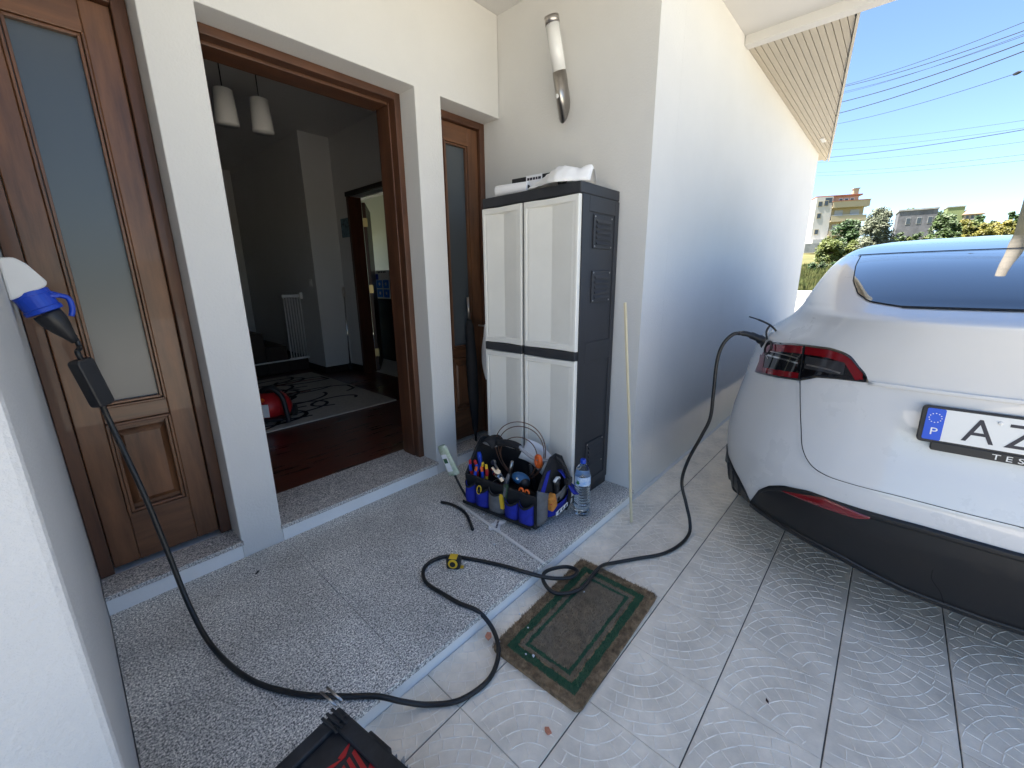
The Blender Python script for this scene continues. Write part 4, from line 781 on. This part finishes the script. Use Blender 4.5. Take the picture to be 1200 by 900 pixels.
# side glazing, doors, wheels, front (seen only from other positions)
for s in (1, -1):
    def sidefn(u, v, x0, x1, za, zb_, off):
        z = za+(zb_-za)*v; w = rowp(z)[1]; xr = rowp(z)[0]; L = rowp(z)[2]; x = max(x0, xr+L*.98)+(x1-(rowp(z)[4]-.35-x1 if False else 0)-max(x0, xr+L*.98))*u; x = min(x, rowp(z)[4]-.62); return (x, s*(w+off), z)
    MB().grid(lambda u, v: sidefn(u, v, 1.3, 2.1, 1.17, 1.43, .003), 10, 8).build('side_window', CARGLASS, car, True); MB().grid(lambda u, v: sidefn(u, v, 2.13, 3.0, 1.17, 1.43, .003), 10, 8).build('side_window', CARGLASS, car, True)
    for x in (1.3, 2.12, 3.05): MB().tube([(x, s*(rowp(z)[1]+.0005), z) for z in np.linspace(.42, 1.15, 14)], .0022, 5).build('door_gap', GAP, car)
    for x in (1.55, 2.4): box('door_handle', PAINT, (x, x+.2, s*.90-.008, s*.90+.02*s, 1.0, 1.022) if s > 0 else (x, x+.2, -.922, -.895, 1.0, 1.022), car, .004)
    MB().grid(lambda u, v: (1.35+2.0*u, s*(rowp(.30+.12*v)[1]+.006), .30+.12*v), 12, 3).build('sill_trim', CLAD, car, True)
    for xw in (.97, 3.86):
        MB().grid(lambda u, v: (xw+(.365+.045*v)*math.cos(R_(-4+188*u)), s*(.947-.02*v*v), .36+(.365+.045*v)*math.sin(R_(-4+188*u))), 30, 3).build('wheel_arch', CLAD, car, True, solid=.006)
        wh = MB().lathe([(.20, 0), (.33, 0), (.355, .02), (.36, .06), (.36, .20), (.345, .235), (.26, .245), (.245, .235)], (xw, s*.685, .36), 40, (0, s, 0)).build('wheel', RUBBER, car, True); rim = MB().lathe([(.245, 0), (.24, .004), (.10, .012), (.03, .02)], (xw, s*.915, .36), 30, (0, s, 0)).build('rim', DKGREY, wh, True)
        for k in range(5): a = 2*math.pi*k/5; MB().prism([(.05,-.03), (.23,-.022), (.23,.022), (.05,.03)], .0, .014, lambda p, q, d: (xw+p*math.cos(a)-q*math.sin(a), s*(.921+d), .36+p*math.sin(a)+q*math.cos(a))).build('spoke', STEEL, wh)
def ffx(y, z): xr, w, L, n, xf = rowp(z); Lf = min(.75, (xf-xr)*.4); u = min(abs(y)/w, .999); return xf-Lf*(1-(1-u**2.6)**(1/2.6))
MB().grid(lambda u, v: (ffx((-.58+1.16*u), 1.16+.285*v)+.003, (-.58+1.16*u)*(1-.08*v), 1.16+.285*v), 24, 14).build('windscreen', CARGLASS, car, True)
for s in (1, -1): MB().grid(lambda u, v: (ffx(s*(.5+.34*u), .68+.06*v+.05*u)+.004, s*(.5+.34*u), .68+.06*v+.05*u), 12, 4).build('headlamp', LENS, car, True)
# ================================================================== INSIDE THE HALL
t = thing('hall_rug', 'beige rug with dark looping line pattern on the hall floor', 'rug', (1.2, 4.57, .165))
RUG = M('rug_beige', (.50, .46, .40), .95, var=.1, vs=30, bump=.3, bs=200, bd=.003); box('weave', RUG, (-1.0, .98, -1.0, 1.03, 0, .012), t, .004)
RUGL = M('rug_line', (.05, .04, .04), .95); RUGR = M('rug_red_line', (.22, .05, .03), .95); rnd = random.Random(11)
for k in range(38):
    cx, cy = rnd.uniform(-.8, .8), rnd.uniform(-.85, .85); r1 = rnd.uniform(.10, .26); a0 = rnd.uniform(0, 6.28); sw = rnd.uniform(2.5, 5.5); pts = []
    for i in range(26): a = a0+sw*i/25; rr = r1*(1+.5*i/25); pts.append((cx+rr*1.5*math.cos(a), cy+rr*.8*math.sin(a)))
    pts = [p for p in pts if abs(p[0]) < .95 and abs(p[1]) < .98]
    if len(pts) < 4: continue
    vs = []
    for i, p in enumerate(pts):
        a = pts[max(i-1, 0)]; b = pts[min(i+1, len(pts)-1)]; L = math.hypot(b[0]-a[0], b[1]-a[1]) or 1; nx, ny = -(b[1]-a[1])/L*.016, (b[0]-a[0])/L*.016
        vs += [(p[0]+nx, p[1]+ny, .0135), (p[0]-nx, p[1]-ny, .0135)]
    MB().add(vs, [(2*i, 2*i+1, 2*i+3, 2*i+2) for i in range(len(pts)-1)]).build('line', RUGR if k % 7 == 3 else RUGL, t)
def red_case():
    t = thing('red_vacuum', 'red and black canister vacuum with grey label, at the edge of the rug', 'vacuum', (1.12, 3.86, .178), R_(-35))
    ellip(MB(), (0, 0, .14), (.15, .19, .13)).build('shell', RED, t, True); ellip(MB(), (0, .02, .20), (.10, .12, .10)).build('lid', BLACKP, t, True); box('undertray', BLACKP, (-.14, .14, -.18, .18, .03, .06), t, .02)
    MB().tube(spline([(-.02,-.10,.28), (.06,-.12,.31), (.14,-.13,.24), (.17,-.16,.12), (.19,-.20,.03)], 6), .020, 10).build('hose', BLACKP, t, True); box('rating_label', PAPER, (-.06, .05, -.196, -.190, .08, .19), t, .002)
    for s in (-1, 1):
        MB().lathe([(.03, 0), (.05, .004), (.05, .03), (.03, .034)], (s*.15, .08, .05), 18, (s, 0, 0)).build('wheel', BLACKP, t)
        ellip(MB(), (s*.12, -.03, .13), (.06, .09, .09)).build('side_bin', RED, t, True)
    MB().lathe([(.016, 0), (.016, .012)], (.0, -.15, .215), 14, (0,-.8,.6)).build('dial', ORANGE, t)
red_case()
for k, (x, y) in enumerate(((1.19, 4.02), (1.44, 4.02))):
    t = thing('pendant_lamp', 'white cylindrical pendant lampshade hanging from the hall ceiling', 'pendant lamp', (x, y, 2.52), 0, 'hall pendant lamps')
    MB().lathe([(.075, 0), (.08, .01), (.068, .24), (.05, .25)], (0,0,0), 20).build('shade', FROST, t, True); MB().tube([(0,0,.25), (0,0,.509)], .004, 6).build('cord', BLACKP, t)
# stairs rising along the far side of the hall
st = thing('staircase', 'dark wooden staircase climbing at the back of the hall', 'stairs', (1.6, 7.2, .165)); DKW = M('dark_stair_wood', (.025, .015, .011), .5, var=.3, vs=4)
for k in range(8): box('step', DKW, (.675-.26*(k+1), .675-.26*k-.002, -1.32, .78, 0, .18*(k+1)), st, .008)
gt = thing('stair_gate', 'white metal safety gate at the foot of the stairs', 'gate', (2.05, 5.86, .30), R_(4))
for k in range(7): MB().tube([(.035*k, 0, .05), (.035*k, 0, .84)], .008, 8).build('bar', WHITEP, gt, True)
box('rail', WHITEP, (-.02, .235, -.016, .016, .84, .88), gt, .006); box('rail', WHITEP, (-.02, .235, -.012, .012, .02, .05), gt, .004); box('latch', WHITEP, (.20, .25, -.03, .03, .82, .90), gt, .01)
MB().tube([(0, 0, .03), (-.9, .0, .03)], .010, 8).build('threshold_bar', WHITEP, gt)
sw = thing('light_switch', 'white light switch on the grey wall beside the stairs', 'light switch', (2.289, 5.53, 1.325)); box('plate', WHITEP, (-.008, 0, -.04, .04, -.045, .045), sw, .004); box('rocker', PAPER, (-.012, -.0085, -.018, .018, -.024, .024), sw, .002)
pic = thing('small_picture', 'small blue and black picture on the hall wall', 'picture', (2.649, 5.17, 1.98)); box('canvas', M('picture_print', (.03,.05,.07), .7, var=.9, vs=25, col2=(.18,.30,.36)), (-.015, 0, -.09, .09, -.11, .11), pic, .002)
po = thing('mop_pole', 'chrome telescopic pole leaning in the hall corner', 'pole', (2.585, 5.32, .165)); MB().tube([(0,0,.02), (.03,.02,1.0)], .011, 10).build('tube', CHROME, po, True); MB().tube([(.03,.02,.98), (.032,.022,1.10)], .018, 10).build('grip', STEEL, po, True); MB().lathe([(.035, 0), (.04, .03), (.02, .10)], (0,0,0), 12).build('foot', BLACKP, po, True)
# open kitchen door and the printed sheet on the dark appliance
kd = thing('kitchen_door', 'dark red brown wooden door standing open beside the doorway frame', 'door', (2.792, 4.999, .17), R_(56)); box('leaf', W_Y, (0, .78, -.04, 0, 0, 2.10), kd, .003)
for z in (1.82, 1.02, .2): MB().box(-.012, .012, -.052, .0, z, z+.10).build('hinge', M('brass', (.5,.38,.18), .35, metal=1) if z == 1.82 else MATS['brass'], kd)
fr = thing('fridge', 'black kitchen appliance with a printed sheet on its front', 'fridge', (3.36, 5.55, .165)); box('cabinet', BLACKP, (-.03, .6, -.40, .3, 0, 1.31), fr, .01); box('door', BLACKP, (-.05, -.031, -.398, .298, .03, 1.29), fr, .006)
ps = thing('printed_sheet', 'white and blue printed sheet with icon squares fixed on the black appliance', 'poster', (3.308, 5.53, 1.285)); box('sheet', PAPER, (-.0025, -.0005, -.185, .185, -.20, .20), ps)
LB = M('print_blue', (.05, .22, .75), .6)
for a in (-1, 1):
    for b in (0, 1): box('icon_square', LB, (-.0035, -.0027, a*.085-.075, a*.085+.075, -.18+.13*b, -.065+.13*b), ps); MB().lathe([(.022, 0), (.022, .0006)], (-.0037, a*.085, -.12+.13*b), 14, (-1,0,0)).build('icon', PAPER, ps)
box('corner_flash', M('print_dark_blue', (.01,.04,.4), .6), (-.0035, -.0027, .10, .184, .07, .15), ps); [box('heading_mark', PLATEI, (-.0035, -.0027, -.10+.045*k, -.075+.045*k, .165, .185), ps) for k in range(5)]

# ================================================================== BEYOND THE WALL
bw = thing('boundary_wall', 'low white sunlit boundary wall at the end of the driveway', 'wall', (9.95, 0, -.04))
box('wall', PLASTER, (-.08, .08, -9, 9.5, 0, 1.06), bw); box('coping', PLASTER, (-.11, .11, -9.02, 9.52, 1.061, 1.095), bw, .006)
def leafmat(n, c1, c2, r=.55): 
    m = M(n, c1, r, var=.4, vs=1.3, col2=c2); b = m.node_tree.nodes['Principled BSDF']; b.inputs['Subsurface Weight'].default_value = 0; return m
L_DK = leafmat('dark_leaf', (.018, .042, .010), (.05, .10, .022)); L_MD = leafmat('mid_leaf', (.025, .05, .012), (.07, .11, .025)); L_YG = leafmat('yellow_green_leaf', (.06, .09, .014), (.14, .16, .03)); L_SV = leafmat('silver_leaf', (.06, .075, .04), (.18, .19, .12)); L_YL = leafmat('yellow_blossom', (.09, .10, .014), (.24, .20, .03))
BARK = M('bark', (.09, .065, .045), .9, var=.3, vs=6)
def tree(name, label, px, dist, ytop, ybot, wpx, leaf, nclump=34, nleaf=80, lsize=.10, cat='tree', group=None, stem=.25, seed=0):
    rnd = random.Random(seed+int(px)); p = at(px, dist); dc = dist*math.cos(YAW-math.atan2(p.y, p.x)); k = dc/F_PX/1.03
    ztop = 1.35+(318-ytop)*k; zbot = min(terrain(p.x, p.y), 1.35+(318-ybot)*k); rw = wpx*k/2*.76; p.z = zbot
    t = thing(name, label, cat, p, 0, group); Hh = ztop-zbot; tk = MB()
    tk.tube(spline([(0,0,-.1), (.05*rw,0,Hh*.25), (-.03*rw,.04*rw,Hh*.55), (.02*rw,0,Hh*.85)], 4), [.06*rw+.05]*4+[.045*rw+.03]*4+[.02]*5, 7)
    mb = MB(); z0 = Hh*stem
    for c in range(nclump):
        while True:
            q = Vector((rnd.uniform(-1,1), rnd.uniform(-1,1), rnd.uniform(-1,1)))
            if .25 < q.length < 1: break
        if stem < .1: zq = rnd.uniform(-1, 1); aq = rnd.uniform(0, 6.283); rq = math.sqrt(rnd.random())*math.sqrt(1-max(zq, 0)**2); q = Vector((rq*math.cos(aq), rq*math.sin(aq), zq))
        e = .80+.3*noise.noise(q*1.7+Vector((px, 0, 0))); c0 = Vector((q.x*rw*.86*e, q.y*rw*.86*e, z0+(Hh-z0)*(.5+.46*q.z*e))); cr_ = rw*rnd.uniform(.20, .34)
        if c < 9: tk.tube([(0,0,Hh*rnd.uniform(.2,.5)), tuple(c0*.6+Vector((0,0,c0.z*.35))), tuple(c0)], [.03*rw+.015, .02*rw+.01, .008], 5)
        for j in range(nleaf):
            d = Vector((rnd.gauss(0,1), rnd.gauss(0,1), rnd.gauss(0,.8))).normalized()*cr_*rnd.random()**.4; a = Vector((rnd.gauss(0,1), rnd.gauss(0,1), rnd.gauss(0,.6))).normalized(); b = a.orthogonal().normalized(); s = lsize*rnd.uniform(.6,1.3); o = c0+d
            if o.z < .02: o.z = .02+rnd.random()*.2
            mb.add([o-a*s, o+b*s*.5, o+a*s, o-b*s*.5], [(0,1,2,3)])
    tk.build('trunk', BARK, t, True)
    me = bpy.data.meshes.new('crown'); me.from_pydata(mb.v, [], mb.f); me.materials.append(leaf); link('crown', me, t); return t
tree('evergreen_tree', 'dense dark green tree in front of the cream apartment house', 983, 62, 256, 290, 46, L_DK, 60, 80, .16, stem=.04)
tree('shrub', 'bright yellow green shrub below the dark tree at the field edge', 966, 45, 277, 303, 44, L_YG, 60, 80, .10, 'shrub', stem=.02)
tree('shrub', 'dull green shrub between the yellow green ones at the field edge', 980, 46, 281, 303, 34, L_MD, 44, 80, .10, 'shrub', stem=.02, seed=9)
tree('shrub', 'yellow green shrub at the foot of the silvery bush', 994, 46, 280, 303, 34, L_YG, 44, 70, .10, 'shrub', stem=.05, seed=2)
tree('silver_bush', 'tall silvery grey green bush before the grey concrete building', 1020, 42, 240, 299, 54, L_SV, 100, 90, .10, 'bush', stem=.04)
tree('round_bush', 'round mid green bush at the corner of the grey concrete building', 1094, 50, 248, 288, 46, L_MD, 80, 90, .12, 'bush', stem=.04)
tree('far_tree', 'distant green tree behind the roof of the grey concrete building', 1052, 140, 242, 262, 20, L_MD, 20, 60, .25, seed=3); tree('far_tree', 'distant dark tree between the grey building and the green house', 1080, 135, 240, 262, 24, L_DK, 24, 60, .25, seed=4)
tree('far_tree', 'distant dark treetop rising behind the silvery bush', 1014, 130, 238, 262, 14, L_DK, 18, 50, .25, seed=5)
for k, (px, w_) in enumerate(((1116, 30), (1128, 34), (1141, 30), (1154, 32), (1168, 36), (1182, 30), (1198, 34), (1214, 34), (1232, 34))): tree('broom_bush', 'yellow flowering bush in the hedge beyond the field', px, 62+2*(k%2), 258+(k%3)*2, 284, w_, L_YL if k % 4 != 1 else L_YG, 36, 80, .12, 'bush', 'yellow hedge bushes', .03, 7+k)
for k, px in enumerate((1132, 1152, 1168, 1184, 1206)): tree('hedge_tree', 'small green tree in the row behind the yellow hedge', px, 85, 250+(k%2)*4, 272, 22, L_MD if k % 2 else L_DK, 18, 60, .2, 'tree', 'trees behind the yellow hedge', .1, 20+k)
for k, px in enumerate((1036, 1046, 1056, 1066, 1076, 1088, 1102, 1114)): tree('low_shrub', 'low green shrub along the foot of the grey concrete building', px, 46, 274-(k%2)*4, 296, 22, L_MD if k % 2 else L_YG, 18, 60, .10, 'shrub', 'low shrubs by the concrete building', .02, 40+k)
for k, px in enumerate((950, 962, 976)): tree('low_shrub', 'low dark shrub along the dry field edge', px, 36, 303, 313, 16, L_DK if k != 1 else L_MD, 14, 60, .07, 'shrub', 'low shrubs along the field', .02, 60+k)
# grass of the field
GRASS = leafmat('field_grass', (.05, .08, .014), (.15, .14, .04), .8); rnd = random.Random(5); mb = MB()
for k in range(26000):
    d = 13+30*rnd.random()**1.3; px = rnd.uniform(915, 1075); q = at(px, d); x, y = q.x+rnd.uniform(-.3,.3), q.y+rnd.uniform(-.3,.3); z = terrain(x, y)-.03; h = rnd.uniform(.12, .42); a = rnd.uniform(0, 6.28); wd = .016+.0006*d
    mb.add([(x-wd*math.cos(a), y-wd*math.sin(a), z), (x+wd*math.cos(a), y+wd*math.sin(a), z), (x+rnd.uniform(-.12,.12), y+rnd.uniform(-.12,.12), z+h)], [(0,1,2)])
me = bpy.data.meshes.new('field_grass'); me.from_pydata(mb.v, [], mb.f); me.materials.append(GRASS); tag(link('field_grass', me), 'sunlit tall dry grass growing in the field beyond the wall', 'grass', kind='stuff')
# ---- buildings: local x to the right as seen, y away, z up
def bldg(name, label, px, dist, ybot, turn=0, sc=(1, 1, 1)):
    p = at(px, dist); ang = math.atan2(p.y, p.x)-math.pi/2+turn; dc = dist*math.cos(YAW-math.atan2(p.y, p.x)); k = dc/F_PX/1.03; p.z = 1.35+(318-ybot)*k
    b = thing(name, label, 'building', p, ang); b.scale = sc; return b, k
CRW = M('cream_render', (.40, .34, .22), .85, var=.05, vs=.6); WHR = M('white_render', (.48, .46, .42), .85, var=.04, vs=.6); ROOF = M('terracotta_roof', (.26, .10, .06), .85, var=.2, vs=2); PINK = M('pink_render', (.38, .27, .20), .85); SHUT = M('grey_shutter', (.36, .38, .40), .6); PANE = M('window_pane', (.05, .06, .07), .15)
b, k = bldg('apartment_house', 'cream and white apartment house with balconies and terracotta roof', 976, 80, 289, R_(16), (.56, .7, .70))
box('wall', WHR, (-6.2, -2.6, 0, 9, 0, 10.4), b); box('wall', CRW, (-2.6, 4.6, .9, 9, 0, 8.6), b); box('attic', PINK, (-2.4, 3.6, 2.2, 8, 8.6, 10.6), b)
for z in (2.6, 5.4, 8.1): box('balcony_slab', CRW, (-2.55, 5.0, -.5, .9, z, z+.25), b)
for z in (2.85, 5.65): box('parapet', CRW, (-2.5, 4.9, -.48, -.36, z, z+.85), b); box('balcony_rail', WHITEP, (-2.5, 4.9, -.46, -.40, z+.95, z+1.0), b)
box('roof_parapet', CRW, (-2.6, 5.1, -.6, -.4, 8.1, 9.3), b); box('eave', ROOF, (-2.7, 5.2, -.7, 1.2, 9.3, 9.42), b); rf = box('roof', ROOF, (-5.9, 4.2, 1.7, 8.5, 10.6, 10.85), b); box('chimney', CRW, (2.6, 3.7, 3, 4, 10.85, 12.0), rf); box('chimney_cap', CONC, (2.45, 3.85, 2.85, 4.15, 12.0, 12.2), rf)
for (x0, x1, z0) in ((-1.6, .2, 5.65), (1.8, 3.7, 5.65), (-1.6, .2, 2.85), (1.8, 3.7, 2.85)): wd = box('window', SHUT, (x0, x1, .82, .9, z0, z0+2.1), b)
for x in (-.2, 1.0, 2.2): wd = box('window', WHITEP, (x-.45, x+.45, 2.1, 2.2, 9.35, 10.2), b); box('pane', PANE, (x-.35, x+.35, 2.06, 2.09, 9.42, 10.12), wd)
for (x, z) in ((-5.2, 6.2), (-5.3, 8.5), (-4.0, 8.6), (-5.2, 3.0)): wd = box('window', CRW, (x-.5, x+.5, -.06, 0, z, z+1.1), b); box('pane', PANE, (x-.38, x+.38, -.09, -.061, z+.1, z+1.0), wd)
box('loggia', PANE, (-4.3, -2.8, -.03, 0, 9.2, 10.2), b); box('garden_wall', CONC, (-9, -2, -6, -5.7, -.9, .9), b); box('entrance_block', WHR, (-6.4, -3.2, -2.4, -.05, 0, 1.9), b)
b, k = bldg('concrete_building', 'unfinished grey concrete building with small square windows', 1063, 110, 284, R_(6), (.52, .8, 1.02)); GREYC = M('weathered_concrete', (.13, .13, .14), .9, var=.3, vs=.8)
box('wall', GREYC, (-5.4, 4.6, 0, 7, 0, 5.7), b); box('roof', CONC, (-5.6, 4.8, -.2, 7.2, 5.7, 5.95), b)
for x in (-2.6, .2, 3.0): wd = box('window', CONC, (x-.65, x+.65, -.05, 0, 3.3, 4.5), b); box('pane', PANE, (x-.5, x+.5, -.08, -.051, 3.4, 4.4), wd)
b, k = bldg('green_house', 'distant pale green house with low terracotta hipped roof', 1112, 160, 268, R_(10), (.44, .7, .78)); GRN = M('green_render', (.19, .23, .10), .85)
box('wall', GRN, (-6.2, 1.0, 2, 9, 0, 6.8), b); box('flat_roof', CONC, (-6.4, 1.2, 1.8, 9.2, 6.8, 7.1), b); box('wall', M('beige_render', (.33,.28,.21), .85), (1.0, 7.4, 0, 8, 0, 4.1), b); box('terrace', WHR, (.9, 7.6, -.6, 0, 2.4, 2.6), b)
MB().add([(.2,-.9,4.1),(9.4,-.9,4.1),(9.4,8.6,4.1),(.2,8.6,4.1),(2.6,3.4,6.3),(5.6,3.4,6.3)], [(0,1,5,4),(1,2,5),(2,3,4,5),(3,0,4),(3,2,1,0)]).build('hipped_roof', M('pale_tile_roof', (.28,.20,.15), .85), b)
for x in (2.2, 4.2, 6.2): box('window', PANE, (x-.5, x+.5, -.05, 0, 2.8, 3.8), b)
# ---- poles and overhead wires
pp = at(1189, 17); up = thing('utility_pole', 'tall pale concrete utility pole beyond the car roof', 'utility pole', (pp.x, pp.y, terrain(pp.x, pp.y)-.1)); MB().tube([(0,0,0), (0,0,9.5)], [.20, .13], 10).build('post', M('pale_pole', (.26,.23,.19), .85, var=.15, vs=3), up, True)
box('step_iron', STEEL, (-.02, .02, -.25, .25, 7.0, 7.03), up)
pp = at(1184, 40); fp = thing('fence_post', 'short white post beside the utility pole', 'post', (pp.x, pp.y, terrain(pp.x, pp.y))); MB().tube([(0,0,0), (0,0,4.6)], .14, 8).build('post', WHITEP, fp, True); MB().tube([(0,0,4.6), (-.5,0,4.9)], .05, 6).build('arm', STEEL, fp)
WIRE = M('wire_black', (.012, .011, .014), .6)
def ray_at(px, py, d): v = (cr*((px-600)/F_PX)+cd*((py-450)/F_PX)+cf); return Vector((0,0,1.35))+v*(d/ math.hypot(v.x, v.y))
wires = [(978,103,1200,26,.010),(978,104,1200,36,.013),(978,110,1200,42,.008),(976,122,1200,50,.017),(974,135,1200,60,.017),(972,147,1185,88,.009),(968,168,1200,141,.007),(966,185,1200,152,.017),(966,176,1200,150,.007),(964,190,1200,166,.007),(962,202,1200,181,.007),(958,206,1200,188,.007),(978,112,1200,40,.007)]
for i, (x0, y0, x1, y1, r) in enumerate(wires):
    near = 22 if y1 < 120 else 34; a = ray_at(x0, y0, near*1.45); b_ = ray_at(x1, y1, near); dv = b_-a; A = a-dv*.5; B = b_+dv*.8; pts = []
    for q in range(25): u = q/24; sg = lambda q: -.6*math.sin(math.pi*q); ua, ub = .5/2.3, 1.5/2.3; pts.append(A+(B-A)*u+Vector((0,0, sg(u)-(sg(ua)+(sg(ub)-sg(ua))*(u-ua)/(ub-ua)))))
    o = MB().tube([p-A for p in pts], r, 5).build('overhead_wire', WIRE); o.location = A; tag(o, 'thin dark overhead wire crossing the sky' if r < .012 else 'thick black overhead cable crossing the sky', 'wire', 'thin overhead wires' if r < .012 else 'thick overhead cables')
p = ray_at(1192, 85.7, 21.7); o = MB().lathe([(.012,-.30), (.04,-.22), (.05,0), (.04,.22), (.012,.30)], (0,0,0), 10, (ray_at(1200,82,21)-ray_at(1185,88,22))).build('cable_joint', WIRE, None, True); o.location = p; tag(o, 'black tapered joint sleeve on an overhead wire', 'cable joint')
